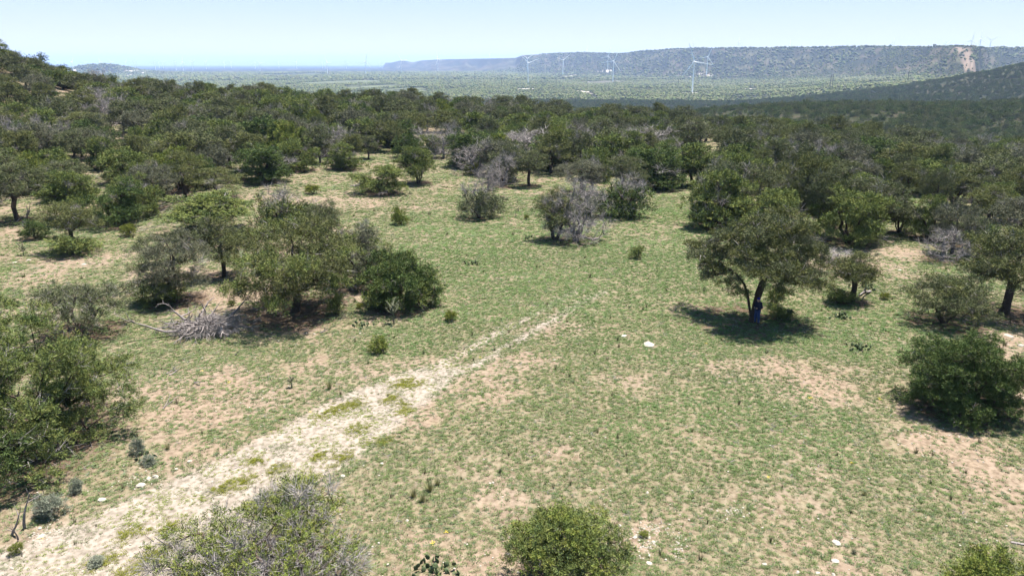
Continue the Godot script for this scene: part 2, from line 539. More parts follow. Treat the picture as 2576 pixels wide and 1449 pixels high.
# ---------------------------------------------------------------- trees
# P: h, r, r0 (trunk radius), stems (how many), lobes [[centre, radii], ...], clumps, clump (radius), leaf (spray size), sprays (per clump), kind, tint, bare (share of clumps that are dead), twigs (bare twig sprays per clump), flat (how flat a clump is)
func make_tree(rng: RandomNumberGenerator, P: Dictionary) -> Dictionary:
	var lobes: Array = P.get("lobes", [])
	if lobes.is_empty():
		lobes = dome(rng, P.h, P.r, P.get("low", 0.1), P.get("uneven", 0.3))
	# the middles of the clumps, mostly near the crown's surface
	var spots := []
	var weights := []
	var total := 0.0
	for l in lobes:
		var q: Vector3 = l[1]
		total += pow(q.x * q.y * q.z, 0.7)
		weights.append(total)
	var tries := 0
	var apart2: float = pow(P.clump * P.get("gap", 0.8), 2.0)
	while spots.size() < int(P.clumps) and tries < int(P.clumps) * 14:
		tries += 1
		var w := rng.randf() * total
		var li := 0
		while weights[li] < w:
			li += 1
		var d := Vector3(rng.randfn(), rng.randfn(), rng.randfn()).normalized()
		if d.y < -0.2 and rng.randf() < 0.55:
			d.y = -d.y
		var far := pow(rng.randf(), 0.38)
		if rng.randf() < 0.13:
			far = rng.randf_range(1.05, 1.3)          # a shoot that stands out of the crown
		var p: Vector3 = lobes[li][0] + d * lobes[li][1] * far
		if p.y < 0.08:
			continue
		var crowded := false
		for q in spots:
			if q.distance_squared_to(p) < apart2:
				crowded = true
				break
		if crowded:
			continue
		spots.append(p)
	# stems
	var pos: Array = [Vector3(0, -0.12, 0)]
	var par: Array = [-1]
	var stems: Array = P.get("stem_lines", [])
	if stems.is_empty():
		var many: int = P.get("stems", 1)
		for k in many:
			var a := TAU * k / many + rng.randf_range(-0.5, 0.5)
			var out: Vector3 = Vector3(cos(a), 0, sin(a)) * (P.r * (0.4 if many > 1 else 0.06))
			var up: float = P.h * (0.72 if many == 1 else 0.55)
			var line := []
			for i in 6:
				var f := (i + 1) / 6.0
				line.append(Vector3(0, up * f, 0) + out * pow(f, 0.8) + Vector3(rng.randf_range(-1, 1), 0, rng.randf_range(-1, 1)) * P.h * 0.025)
			stems.append(line)
	for line in stems:
		var last := 0
		for p in line:
			pos.append(p)
			par.append(last)
			last = pos.size() - 1
	var n_stem := pos.size()
	spots.sort_custom(func(a, b): return Vector2(a.x, a.z).length() + a.y * 0.4 < Vector2(b.x, b.z).length() + b.y * 0.4)
	var ends := []
	for p in spots:
		var best := 0
		var least := 1e9
		for i in pos.size():
			var q: Vector3 = pos[i]
			var cost: float = p.distance_squared_to(q)
			if q.y > p.y:
				cost *= 1.0 + 2.2 * (q.y - p.y)
			if i == 0:
				cost += 3.0
			if cost < least:
				least = cost
				best = i
		var a: Vector3 = pos[best]
		var gap: float = a.distance_to(p)
		var n := clampi(int(gap / 0.45), 1, 6)
		var mid: Vector3 = a.lerp(p, 0.55) + Vector3(rng.randf_range(-1, 1), rng.randf_range(-0.9, 0.35), rng.randf_range(-1, 1)) * gap * 0.16
		var last := best
		for i in n:
			var f := (i + 1.0) / n
			var q := a.lerp(mid, f).lerp(mid.lerp(p, f), f)
			if i < n - 1:
				q += Vector3(rng.randf_range(-1, 1), rng.randf_range(-1, 1), rng.randf_range(-1, 1)) * 0.035
			pos.append(q)
			par.append(last)
			last = pos.size() - 1
		ends.append(last)
	var count := []
	count.resize(pos.size())
	count.fill(0.0)
	var dead := []
	dead.resize(pos.size())
	dead.fill(false)
	var live := []
	live.resize(pos.size())
	live.fill(false)
	var bare_from: float = P.get("bare_from", -1.0)
	var clump_dead := []
	for i in ends.size():
		count[ends[i]] += 1.0
		var is_dead: bool = rng.randf() < P.get("bare", 0.0)
		if bare_from >= 0.0:
			is_dead = spots[i].y + rng.randf_range(-0.35, 0.35) > bare_from
		clump_dead.append(is_dead)
		if not is_dead:
			live[ends[i]] = true
	for i in range(pos.size() - 1, 0, -1):
		count[par[i]] += count[i]
		if live[i]:
			live[par[i]] = true
	var tip: float = P.get("tip", 0.012)
	var power := log(P.r0 / tip) / log(maxf(2.0, count[1] if stems.size() == 1 else count[0] / stems.size()))
	var wood := Soup.new()
	var grey := Soup.new()
	var apart := {}
	for i in range(1, pos.size()):
		var r := minf(tip * pow(maxf(1.0, count[i]), power), P.r0 * 1.15)
		var rp: float = minf(tip * pow(maxf(1.0, count[par[i]]), power), P.r0 * 1.2)
		if i >= n_stem or par[i] == 0:
			rp = minf(rp, r * 1.25)
		if par[i] == 0:
			rp = r * 1.3
		var k := 8 if r > 0.09 else (5 if r > 0.03 else 3)
		var into := wood
		if P.get("all_dead", false):
			into = grey
		elif not live[i]:
			into = grey
			if P.has("called"):
				# a dead branch of its own from where it leaves the live wood
				if live[par[i]]:
					apart[i] = Soup.new()
				else:
					apart[i] = apart[par[i]]
				into = apart[i]
		var from: Vector3 = pos[par[i]]
		if r > 0.04 and par[i] > 0:
			from = from.lerp(pos[i], -minf(0.25, rp * 0.5 / maxf(from.distance_to(pos[i]), 0.01)))      # the joints overlap
		frustum(into, from, pos[i], rp, r, k)
	var leaf := Soup.new()
	var twig := Soup.new()
	var rc: float = P.clump
	var flat: float = P.get("flat", 0.7)
	for i in spots.size():
		var p: Vector3 = spots[i]
		var size: float = rc * rng.randf_range(0.7, 1.25)
		if clump_dead[i]:
			for k in int(P.get("dead_twigs", 14)):
				var d := (Vector3(rng.randfn(), rng.randfn() + 0.9, rng.randfn()).normalized() + (p - Vector3(0, P.h * 0.3, 0)).normalized() * 0.7)
				spray(twig, "twig", "", rng, p + d * size * rng.randf_range(-0.5, 0.3), d, size * rng.randf_range(0.8, 1.5))
			continue
		var lean := Vector3(p.x, 0, p.z) / maxf(P.r, 0.5) * 0.55 + Vector3(0, 0.55, 0)
		var tint: String = P.tint
		if P.has("tint_b") and rng.randf() < 0.3:
			tint = P.tint_b
		for k in int(P.sprays * rng.randf_range(0.7, 1.3)):
			var d := Vector3(rng.randfn(), rng.randfn(), rng.randfn()).normalized()
			if d.y < 0.0 and rng.randf() < 0.6:
				d.y *= -0.6
			var q := p + d * Vector3(1, flat, 1) * size * pow(rng.randf(), 0.4)
			spray(leaf, P.kind, tint, rng, q, d + lean, P.leaf * rng.randf_range(0.75, 1.3))
		for k in int(P.get("twigs", 1)):
			var d := Vector3(rng.randfn(), rng.randfn() * 0.6 + 0.3, rng.randfn()).normalized()
			spray(twig, "twig", "", rng, p + d * size * rng.randf_range(0.0, 0.5), d, size * rng.randf_range(0.7, 1.3))
	var out := {"h": P.h, "r": P.r, "wood": wood.mesh(M.bark)}
	out.branches = []
	for i in apart:
		if live[par[i]]:
			out.branches.append(apart[i].mesh(M.dead))
	if grey.v.size() > 0:
		out.grey = grey.mesh(M.dead)
	if leaf.v.size() > 0:
		out.leaf = leaf.mesh(M.juniper if P.kind == "juniper" else M.pinyon)
	if twig.v.size() > 0:
		out.twig = twig.mesh(M.twig)
	out.tris = (wood.v.size() + grey.v.size() + leaf.v.size() + twig.v.size()) / 3
	total_tris += out.tris
	return out

var total_tris := 0

# an uneven dome of lobes
func dome(rng: RandomNumberGenerator, h: float, r: float, low: float, uneven: float) -> Array:
	var out := [[Vector3(0, h * (0.5 + low * 0.5), 0), Vector3(r * 0.72, h * (0.5 - low * 0.5) * 0.9, r * 0.72)]]
	var n := 6
	for k in n:
		var a := TAU * k / n + rng.randf_range(-0.4, 0.4)
		var f := rng.randf_range(0.5, 0.7)
		var y := h * rng.randf_range(low + 0.18, 0.78)
		var s := r * rng.randf_range(0.32, 0.5) * (1.0 + uneven * rng.randf_range(-0.5, 0.5))
		out.append([Vector3(cos(a) * r * f, y, sin(a) * r * f), Vector3(s, minf(s, h * 0.24), s)])
	if low < 0.11:
		for k in 7:
			var a := TAU * k / 7.0 + rng.randf_range(-0.3, 0.3)
			out.append([Vector3(cos(a) * r * 0.66, h * 0.17, sin(a) * r * 0.66), Vector3(r * 0.36, h * 0.15, r * 0.36)])
	out.append([Vector3(rng.randf_range(-0.25, 0.25) * r, h * 0.84, rng.randf_range(-0.25, 0.25) * r), Vector3(r * 0.38, h * 0.14, r * 0.38)])
	return out

# a layered crown on a bare trunk
func layers(rng: RandomNumberGenerator, h: float, r: float) -> Array:
	var out := []
	var n := 4
	for k in n:
		var f := (k + 0.5) / n
		var y := h * lerpf(0.36, 0.9, f)
		var reach := r * (0.62 if k < n - 1 else 0.35) * (1.0 - 0.3 * absf(f - 0.4))
		var m := 4 if k < n - 1 else 2
		for i in m:
			var a := TAU * i / m + k * 0.9 + rng.randf_range(-0.4, 0.4)
			var s := r * rng.randf_range(0.3, 0.44)
			out.append([Vector3(cos(a) * reach, y + rng.randf_range(-0.05, 0.05) * h, sin(a) * reach), Vector3(s, h * 0.085, s)])
	return out

func put_tree(called: String, T: Dictionary, at: Vector3, turn: float, size: Vector3, label: String, category: String, group := "") -> Node3D:
	var o := thing(called, at, turn, size)
	if T.wood.get_surface_count() > 0:
		part("trunk", T.wood, o)
	if T.has("grey"):
		var g := part("trunk" if T.wood.get_surface_count() == 0 else "dead_branches", T.grey, o)
		if T.wood.get_surface_count() > 0:
			g.set_meta("kind", "stuff")
	for b in T.branches:
		part("dead_branch", b, o)
	if T.has("leaf"):
		part("crown", T.leaf, o)
	if T.has("twig"):
		part("bare_twigs", T.twig, o).set_meta("kind", "stuff")
	tag(o, label, category, group)
	return o

# ---------------------------------------------------------------- the ground
func soil_color(x: float, z: float, d: float, az: float) -> Color:
	var soil := Color(0.163, 0.128, 0.102)
	var pale := Color(0.192, 0.171, 0.154)
	var brown := Color(0.066, 0.049, 0.037)
	var n := noise_b.get_noise_2d(x * 0.9, z * 0.9)
	var fine := noise_c.get_noise_2d(x * 3.0, z * 3.0)
	if d < 260.0:
		var c := soil.lerp(Color(0.1584, 0.1285, 0.1029), clampf(0.5 + n, 0.0, 1.0))
		var tr := read(track, x, z)
		c = c.lerp(pale, clampf(tr * 2.2 + (n * 0.6 + fine * 0.5) * minf(1.0, tr * 3.0), 0.0, 1.0))
		var li := read(litter, x, z)
		c = c.lerp(brown, clampf(li * 1.15 + (n * 0.5 + fine * 0.4) * minf(1.0, li * 3.0), 0.0, 0.9))
		# low matted turf between the tufts
		var turf := 0.34 + 0.75 * noise_b.get_noise_2d(x * 0.55, z * 0.55) + read(lush, x, z) * 0.75 - read(bare, x, z) - li - tr * 2.0 + fine * 0.35
		c = c.lerp(Color(0.0715, 0.0861, 0.0394), clampf(turf, 0.0, 0.30))
		return c * (1.0 + 0.16 * fine)
	var c2 := Color(0.0482, 0.0438, 0.0321).lerp(Color(0.0263, 0.0307, 0.0182), clampf(0.75 + n * 1.4, 0.0, 1.0))
	if d > 1500.0:
		var patch := noise_b.get_noise_2d(x * 0.012, z * 0.035)
		c2 = Color(0.0248, 0.0307, 0.0212).lerp(Color(0.0766, 0.0759, 0.0511), smoothstep(0.2, 0.45, patch))
		if rim_at(az).x < 80000.0 and d > rim_at(az).x * 0.76:
			# pinkish scree between the trees on the mesa's slopes, and the bare spur
			c2 = c2.lerp(Color(0.1095, 0.0891, 0.0730), clampf(scree_at(x, z) * 0.55, 0.0, 0.5))
			c2 = c2.lerp(Color(0.1460, 0.1205, 0.1007), clampf(spur_at(x, z, az, d), 0.0, 1.0))
	return c2

func scree_at(x: float, z: float) -> float:
	return smoothstep(0.08, 0.5, noise_b.get_noise_2d(x * 0.03, z * 0.03) + 0.4 * noise_c.get_noise_2d(x * 0.06, z * 0.06))

func spur_at(x: float, z: float, az: float, d: float) -> float:
	var mid := lerpf(30.3, 31.9, clampf((2720.0 - d) / 420.0, 0.0, 1.0))
	var reach := 1.0 - absf(az - mid) / 0.6 - maxf(0.0, d - 2720.0) / 60.0 - maxf(0.0, 2330.0 - d) / 90.0
	return smoothstep(0.0, 0.5, reach + 0.9 * noise_b.get_noise_2d(x * 0.05, z * 0.05))

func build_ground(called: String, az0: float, az1: float, columns: int, rows: PackedFloat32Array) -> void:
	var nc := columns + 1
	var nr := rows.size()
	var v := PackedVector3Array()
	var n := PackedVector3Array()
	var c := PackedColorArray()
	v.resize(nc * nr)
	n.resize(nc * nr)
	c.resize(nc * nr)
	for j in nr:
		var d := rows[j]
		for i in nc:
			var az := lerpf(az0, az1, float(i) / columns)
			var x := sin(deg_to_rad(az)) * d
			var z := -cos(deg_to_rad(az)) * d
			v[j * nc + i] = Vector3(x, height(x, z), z)
			c[j * nc + i] = soil_color(x, z, d, az)
	for j in nr:
		for i in nc:
			var a := v[j * nc + maxi(i - 1, 0)]
			var b := v[j * nc + mini(i + 1, columns)]
			var p := v[maxi(j - 1, 0) * nc + i]
			var q := v[mini(j + 1, nr - 1) * nc + i]
			var m := (b - a).cross(q - p).normalized()
			n[j * nc + i] = m if m.y > 0.0 else -m
	var idx := PackedInt32Array()
	idx.resize(columns * (nr - 1) * 6)
	var k := 0
	for j in nr - 1:
		for i in columns:
			var a := j * nc + i
			idx[k] = a
			idx[k + 1] = a + nc
			idx[k + 2] = a + 1
			idx[k + 3] = a + 1
			idx[k + 4] = a + nc
			idx[k + 5] = a + nc + 1
			k += 6
	var arr := []
	arr.resize(Mesh.ARRAY_MAX)
	arr[Mesh.ARRAY_VERTEX] = v
	arr[Mesh.ARRAY_NORMAL] = n
	arr[Mesh.ARRAY_COLOR] = c
	arr[Mesh.ARRAY_INDEX] = idx
	var mesh := ArrayMesh.new()
	mesh.add_surface_from_arrays(Mesh.PRIMITIVE_TRIANGLES, arr)
	mesh.surface_set_material(0, M.soil)
	total_tris += idx.size() / 3
	part(called, mesh, self).set_meta("kind", "structure")

func scatter(called: String, parent: Node, mesh: Mesh, buffer: PackedFloat32Array) -> MultiMeshInstance3D:
	var mm := MultiMesh.new()
	mm.transform_format = MultiMesh.TRANSFORM_3D
	mm.use_colors = true
	mm.mesh = mesh
	mm.instance_count = buffer.size() / 16
	mm.buffer = buffer
	var o := MultiMeshInstance3D.new()
	o.name = called if parent != self else numbered(called)
	o.multimesh = mm
	parent.add_child(o, true)
	return o

func add_copy(b: PackedFloat32Array, p: Vector3, turn: float, sx: float, sy: float, c: Color) -> void:
	var co := cos(turn) * sx
	var si := sin(turn) * sx
	b.append_array(PackedFloat32Array([co, 0, si, p.x, 0, sy, 0, p.y, -si, 0, co, p.z, c.r, c.g, c.b, 1.0]))

# a tuft of grass blades about 0.1 m tall
func tuft_mesh(rng: RandomNumberGenerator, blades: int, spread: float, tall: float, wide: float) -> ArrayMesh:
	var s := Soup.new()
	for i in blades:
		var a := rng.randf() * TAU
		var out := Vector3(cos(a), 0, sin(a))
		var p := out * spread * rng.randf_range(0.0, 0.75) - Vector3(0, 0.012, 0)
		var e := p + out * spread * rng.randf_range(0.15, 0.75) + Vector3(0, tall * rng.randf_range(0.5, 1.1), 0)
		var w := out.cross(Vector3.UP).rotated(Vector3.UP, rng.randf_range(-0.9, 0.9)) * wide * rng.randf_range(0.6, 1.2)
		s.v.append_array(PackedVector3Array([p - w, p + w, e]))
		var f := rng.randf_range(0.8, 1.2)
		for k in 3:
			s.c.append(Color(f, f, f))
	return s.mesh(M.grass)

func build_grass() -> void:
	var rng := RandomNumberGenerator.new()
	rng.seed = 501
	var meshes := []
	var buffers := []
	for k in 4:
		meshes.append(tuft_mesh(rng, 20, 0.16, 0.06, 0.024))
		buffers.append(PackedFloat32Array())
	meshes.append(tuft_mesh(rng, 26, 0.14, 0.30, 0.012))   # a taller bunch
	buffers.append(PackedFloat32Array())
	# [from, to, tufts per square metre, size]
	for ring in [[17.0, 30.0, 125.0, 0.62], [30.0, 45.0, 100.0, 0.70], [45.0, 65.0, 60.0, 0.92], [65.0, 95.0, 28.0, 1.3], [95.0, 150.0, 9.0, 2.1], [150.0, 214.0, 2.2, 3.0]]:
		var area: float = deg_to_rad(86.0) * 0.5 * (ring[1] * ring[1] - ring[0] * ring[0])
		for k in int(area * ring[2]):
			var az := rng.randf_range(-0.75, 0.75)
			var d := sqrt(lerpf(ring[0] * ring[0], ring[1] * ring[1], rng.randf()))
			var x := sin(az) * d
			var z := -cos(az) * d
			var broad := noise_b.get_noise_2d(x * 0.55, z * 0.55)
			var mid := noise_b.get_noise_2d(x * 3.4 + 300.0, z * 3.4)
			var fine := noise_c.get_noise_2d(x * 7.0, z * 7.0)
			var tr := read(track, x, z)
			var cover := 0.80 + 2.0 * (broad * 0.42 + mid * 0.48 + fine * 0.55 + read(lush, x, z) * 0.35 - read(bare, x, z) * (0.36 + 0.3 * mid) - read(litter, x, z) * 0.35)
			if tr > 0.3:
				cover = minf(cover, lerpf(cover, 0.30 + mid * 0.8 + fine * 0.4, clampf(tr * 2.0 - 0.4, 0.0, 1.0)))
			if rng.randf() > cover:
				continue
			var c: Color
			var pick := rng.randf()
			var dry := noise_b.get_noise_2d(x * 0.3 + 80.0, z * 0.3)
			if tr > 0.35:
				c = Color(0.1260, 0.1480, 0.0451) if noise_b.get_noise_2d(x * 1.5, z * 1.5) > -0.1 else Color(0.1388, 0.1442, 0.0931)
			elif pick < 0.13 - dry * 0.2:
				c = Color(0.1428, 0.1442, 0.0883)
			elif pick < 0.33 - dry * 0.2:
				c = Color(0.0991, 0.1188, 0.0568)
			elif pick < 0.86:
				c = Color(0.0841, 0.1206, 0.0451)
			else:
				c = Color(0.0841, 0.1148, 0.0707)
			if read(lush, x, z) > 0.3 and rng.randf() < 0.55:
				c = Color(0.0841, 0.1304, 0.0510)
			c = c * rng.randf_range(0.8, 1.2)
			var s: float = ring[3] * rng.randf_range(0.6, 1.35) * (0.8 if tr > 0.35 else 1.0)
			var m := rng.randi() % 4
			if rng.randf() < 0.0015 and d < 90.0:
				m = 4
				c = Color(0.1139, 0.1051, 0.0635) * rng.randf_range(0.7, 1.1)
			var sy := s * rng.randf_range(0.7, 1.2) / sqrt(ring[3])
			add_copy(buffers[m], Vector3(x, height(x, z), z), rng.randf() * TAU, s, sy, c)
	var o := Node3D.new()
	o.name = "grass"
	add_child(o)
	o.set_meta("kind", "stuff")
	tag(o, "short patchy green and straw coloured grass over the clearing", "grass")
	var n := 0
	for k in meshes.size():
		scatter("tufts", o, meshes[k], buffers[k])
		n += buffers[k].size() / 16
	print("grass tufts ", n)
	# patches of yellow-green weed in the track
	var spots := [[845, 1030, 1.6], [890, 1022, 0.8], [1010, 965, 1.0], [1040, 968, 0.7], [980, 1005, 0.8], [865, 1150, 0.8], [960, 1110, 0.6], [690, 1245, 1.0], [735, 1232, 1.6], [745, 1215, 0.9], [565, 1225, 0.8],
		[615, 1215, 0.8], [350, 1425, 1.3], [390, 1400, 0.9], [262, 1412, 0.7], [1015, 1020, 0.5], [800, 1150, 0.6], [700, 1180, 0.6], [900, 1080, 0.7], [640, 1160, 0.5], [1020, 1035, 0.5], [330, 1340, 0.7], [420, 1330, 0.6]]
	var w := PackedFloat32Array()
	for s in spots:
		var p := ground_at(s[0], s[1])
		var along := (ground_at(960, 1020) - ground_at(520, 1262)).normalized()
		for k in int(130 * s[2]):
			var q: Vector3 = p + along * rng.randfn() * 0.5 * s[2] + along.cross(Vector3.UP) * rng.randfn() * 0.24
			add_copy(w, Vector3(q.x, height(q.x, q.z), q.z), rng.randf() * TAU, 0.7 * rng.randf_range(0.6, 1.2), 0.8, Color(0.1190, 0.1248, 0.0212) * rng.randf_range(0.75, 1.15))
	var weed := scatter("track_weeds", self, meshes[0], w)
	weed.set_meta("kind", "stuff")
	tag(weed, "yellow-green weeds growing in the bare pale track", "weeds")
	# pebbles, and a few yellow flowers
	var peb := Soup.new()
	ball(peb, Vector3(0, 0.2, 0), Vector3(1, 0.6, 0.8), 3, 5)
	peb.n.clear()
	var b := PackedFloat32Array()
	for k in 17000:
		var az := rng.randf_range(-0.72, 0.72)
		var d := sqrt(lerpf(300.0, 5000.0, pow(rng.randf(), 1.4)))
		var x := sin(az) * d
		var z := -cos(az) * d
		if rng.randf() > 0.12 + read(bare, x, z) + read(track, x, z) * 0.8 + maxf(0.0, noise_b.get_noise_2d(x, z + 400.0)) * 0.8:
			continue
		var s := 0.014 + 0.05 * pow(rng.randf(), 5.0)
		add_copy(b, Vector3(x, height(x, z), z), rng.randf() * TAU, s, s * 0.9, Color.WHITE)
	var pebbles := scatter("pebbles", self, peb.mesh(M.rock), b)
	pebbles.set_meta("kind", "stuff")
	tag(pebbles, "small pale limestone pebbles strewn over the bare soil", "pebbles")
	# fallen needles' twigs and sticks, mostly under the trees
	var st := Soup.new()
	for k in 5:
		var a := rng.randf() * TAU
		var q := Vector3(cos(a), 0.1, sin(a))
		frustum(st, q * 0.02, q * rng.randf_range(0.12, 0.3) + Vector3(0, rng.randf_range(-0.01, 0.05), 0), 0.008, 0.004, 3)
	var sb := PackedFloat32Array()
	for k in 9000:
		var az := rng.randf_range(-0.72, 0.72)
		var d := sqrt(lerpf(300.0, 6000.0, rng.randf()))
		var x := sin(az) * d
		var z := -cos(az) * d
		if rng.randf() > 0.10 + read(litter, x, z):
			continue
		add_copy(sb, Vector3(x, height(x, z) + 0.01, z), rng.randf() * TAU, rng.randf_range(0.5, 1.6), 0.8, Color.WHITE)
	var sticks := scatter("fallen_sticks", self, st.mesh(M.dead), sb)
	sticks.set_meta("kind", "stuff")
	tag(sticks, "small grey fallen sticks littering the ground under the trees", "sticks")
	var fl := Soup.new()
	for k in 9:
		var a := TAU * k / 9.0
		var q := Vector3(cos(a), 0, sin(a)) * 0.04 * (k % 3) + Vector3(0, 0.14 + 0.02 * (k % 2), 0)
		fl.v.append_array(PackedVector3Array([q, q + Vector3(0.022, 0.005, 0.006), q + Vector3(0.006, 0.008, 0.022)]))
	var fb := PackedFloat32Array()
	for s in [[1125, 1350], [1090, 1375], [510, 940], [575, 967], [780, 1045], [1210, 905], [2140, 1175], [1935, 1210], [2215, 1008], [2490, 1135], [105, 1363], [1780, 870], [2040, 1010]]:
		for k in 2:
			var p := ground_at(s[0] + rng.randf_range(-4, 4), s[1] + rng.randf_range(-4, 4))
			add_copy(fb, p, rng.randf() * TAU, 1.0, 1.0, Color.WHITE)
	var flowers := scatter("yellow_flowers", self, fl.mesh(plain("petal", Color(0.62, 0.46, 0.02))), fb)
	flowers.set_meta("kind", "stuff")
	tag(flowers, "tiny yellow wildflowers dotted through the grass", "flowers")

# ---------------------------------------------------------------- far woods, one mass
func far_tree_mesh(rng: RandomNumberGenerator, rings: int, sectors: int, leaves: int) -> ArrayMesh:
	var s := Soup.new()
	ball(s, Vector3(0, 0.62, 0), Vector3(0.72, 0.58, 0.72), rings, sectors)
	var moved := {}
	for i in s.v.size():
		var key := (s.v[i] * 50.0).round()
		if not moved.has(key):
			moved[key] = rng.randf_range(0.65, 1.3)
		var p := s.v[i]
		s.v[i] = Vector3(p.x * moved[key], 0.62 + (p.y - 0.62) * moved[key], p.z * moved[key])
	s.n.clear()
	for i in s.v.size():
		s.c.append(Color.WHITE)
	for k in leaves:
		var d := Vector3(rng.randfn(), rng.randfn() + 0.4, rng.randfn()).normalized()
		var p := Vector3(0, 0.62, 0) + d * rng.randf_range(0.6, 1.0)
		var a := Vector3(rng.randfn(), rng.randfn(), rng.randfn()) * 0.13
		var b := Vector3(rng.randfn(), rng.randfn(), rng.randfn()) * 0.13
		s.v.append_array(PackedVector3Array([p, p + a, p + b]))
		var f := rng.randf_range(0.7, 1.4)
		for m in 3:
			s.c.append(Color(f, f, f))
	return s.mesh(M.far_leaf)

func build_far_woods() -> void:
	var rng := RandomNumberGenerator.new()
	rng.seed = 77
	var tints := []
	for kind in ["juniper", "pinyon", "juniper_dark", "pinyon_olive"]:
		for t in TINTS[kind]:
			tints.append(Color(t[0], t[1], t[2]))
	for set_ in [["hill_woods", "far pinyon and juniper woods covering the slopes below the clearing", [[212.0, 460.0, 7000, 2.9], [460.0, 1000.0, 32000, 3.0], [1000.0, 1600.0, 40000, 3.5]], 4, 7, 60],
			["valley_woods", "hazy woods covering the valley floor and the mesa's slopes", [[1600.0, 2400.0, 46000, 4.6], [2400.0, 3600.0, 64000, 6.0], [3600.0, 6800.0, 80000, 11.0]], 3, 6, 0]]:
		var o := Node3D.new()
		o.name = set_[0]
		add_child(o)
		o.set_meta("kind", "stuff")
		tag(o, set_[1], "woods")
		var meshes := []
		var buffers := []
		for k in 4:
			meshes.append(far_tree_mesh(rng, set_[3], set_[4], set_[5]) if set_[5] == 0 else FAR_TREES[k])
			buffers.append(PackedFloat32Array())
		for ring in set_[2]:
			for k in int(ring[2]):
				var az := rng.randf_range(-41.0, 43.0)
				var d := sqrt(lerpf(ring[0] * ring[0], ring[1] * ring[1], rng.randf()))
				var x := sin(deg_to_rad(az)) * d
				var z := -cos(deg_to_rad(az)) * d
				if noise_b.get_noise_2d(x * 0.03, z * 0.03) + rng.randf_range(-0.35, 0.35) < -0.3:
					continue
				if d > 1000.0 and in_open(x, z):
					continue
				if d > 2000.0 and d > rim_at(az).x * 0.76 and rng.randf() < maxf(scree_at(x, z) * 0.5, spur_at(x, z, az, d) * 0.6):
					continue
				var s: float = ring[3] * lerpf(0.4, 1.3, rng.randf() * rng.randf() * 0.6 + rng.randf() * 0.4)
				add_copy(buffers[rng.randi() % 4], Vector3(x, height(x, z) - 0.12 * s, z), rng.randf() * TAU, s, s * rng.randf_range(0.75, 1.1), (tints[rng.randi() % tints.size()] if set_[5] == 0 else Color(1, 1, 1)) * rng.randf_range(0.65, 1.1))
		for k in 4:
			scatter("trees", o, meshes[k], buffers[k])

# pads, roads and fields in the valley: [name, label, corners in the frame, material]
var OPEN := []      # [centre x, centre z, reach]
const SHEETS := [
	["dirt_road", [[179, 187], [188, 187], [191, 178], [186, 174]], "caliche"],
	["dirt_road", [[298, 198], [306, 198], [333, 186], [325, 186]], "caliche"],
	["dirt_road", [[352, 186], [362, 187], [384, 178], [372, 179]], "caliche"],
	["dirt_road", [[1481, 234], [1487, 233], [1506, 244], [1498, 248]], "caliche"],
	["dirt_road", [[1440, 227], [1447, 226], [1487, 233], [1481, 235]], "caliche"],
	["gravel_pad", [[1484, 181], [1530, 174], [1546, 175], [1496, 183]], "caliche"],
	["gravel_pad", [[1402, 193], [1440, 189], [1462, 189], [1425, 195]], "caliche"],
	["gravel_pad", [[1722, 191.5], [1793, 189.5], [1796, 191.5], [1726, 193]], "caliche"],
	["gravel_pad", [[1715, 233], [1756, 232], [1758, 235], [1716, 236]], "caliche"],
	["gravel_pad", [[1296, 223], [1342, 222], [1346, 225], [1300, 226]], "caliche"],
	["gravel_pad", [[1872, 223], [1902, 222.5], [1904, 225], [1874, 225.5]], "caliche"],
	["gravel_pad", [[1470, 206], [1570, 203], [1575, 206], [1475, 210]], "caliche"],
	["dirt_road", [[2081, 219], [2082, 220.5], [2200, 211.5], [2198, 210.5]], "caliche"],
	["gravel_pad", [[2222, 205], [2257, 203.5], [2258, 205.5], [2224, 207]], "caliche"],
	["pasture_field", [[1450, 206], [1540, 202], [1590, 205], [1500, 212]], "pasture"],
	["pasture_field", [[860, 216], [985, 212], [1040, 218], [880, 224]], "pasture"],
	["pasture_field", [[960, 225], [1060, 219], [1085, 228], [1000, 236]], "pasture"],
	["pasture_field", [[640, 188], [800, 184], [860, 188], [700, 193]], "pasture"],
	["pasture_field", [[740, 208], [930, 201], [980, 206], [800, 214]], "pasture"],
]

func in_open(x: float, z: float) -> bool:
	for o in OPEN:
		if Geometry2D.is_point_in_polygon(Vector2(x, z), o):
			return true
	return false

func plan_open() -> void:
	for s in SHEETS:
		var poly := PackedVector2Array()
		for c in s[1]:
			var p := ground_at(c[0], c[1], 900.0)
			poly.append(Vector2(p.x, p.z))
		OPEN.append(poly)

func build_sheets() -> void:
	for k in SHEETS.size():
		var c: Array = OPEN[k]if OPEN[k] is Array else Array(OPEN[k])
		var s := Soup.new()
		var n := 14
		for i in n:
			for j in n:
				var q := []
				for e in [[0, 0], [1, 0], [1, 1], [0, 1]]:
					var f: float = (i + e[0]) / float(n)
					var g: float = (j + e[1]) / float(n)
					var p: Vector2 = c[0].lerp(c[1], f).lerp(c[3].lerp(c[2], f), g)
					var wob: Vector2 = Vector2(noise_b.get_noise_2d(p.x * 0.05, p.y * 0.05), noise_b.get_noise_2d(p.x * 0.05, p.y * 0.05 + 99.0)) * c[0].distance_to(c[3]) * 0.3
					p += wob
					q.append(Vector3(p.x, height(p.x, p.y) + 0.6, p.y))
				for t in [[0, 1, 2], [0, 2, 3]]:
					for m in t:
						s.v.append(q[m])
		part(SHEETS[k][0], s.mesh(M[SHEETS[k][2]]), self).set_meta("kind", "structure")

# ---------------------------------------------------------------- wind turbines
var turbine_parts := {}

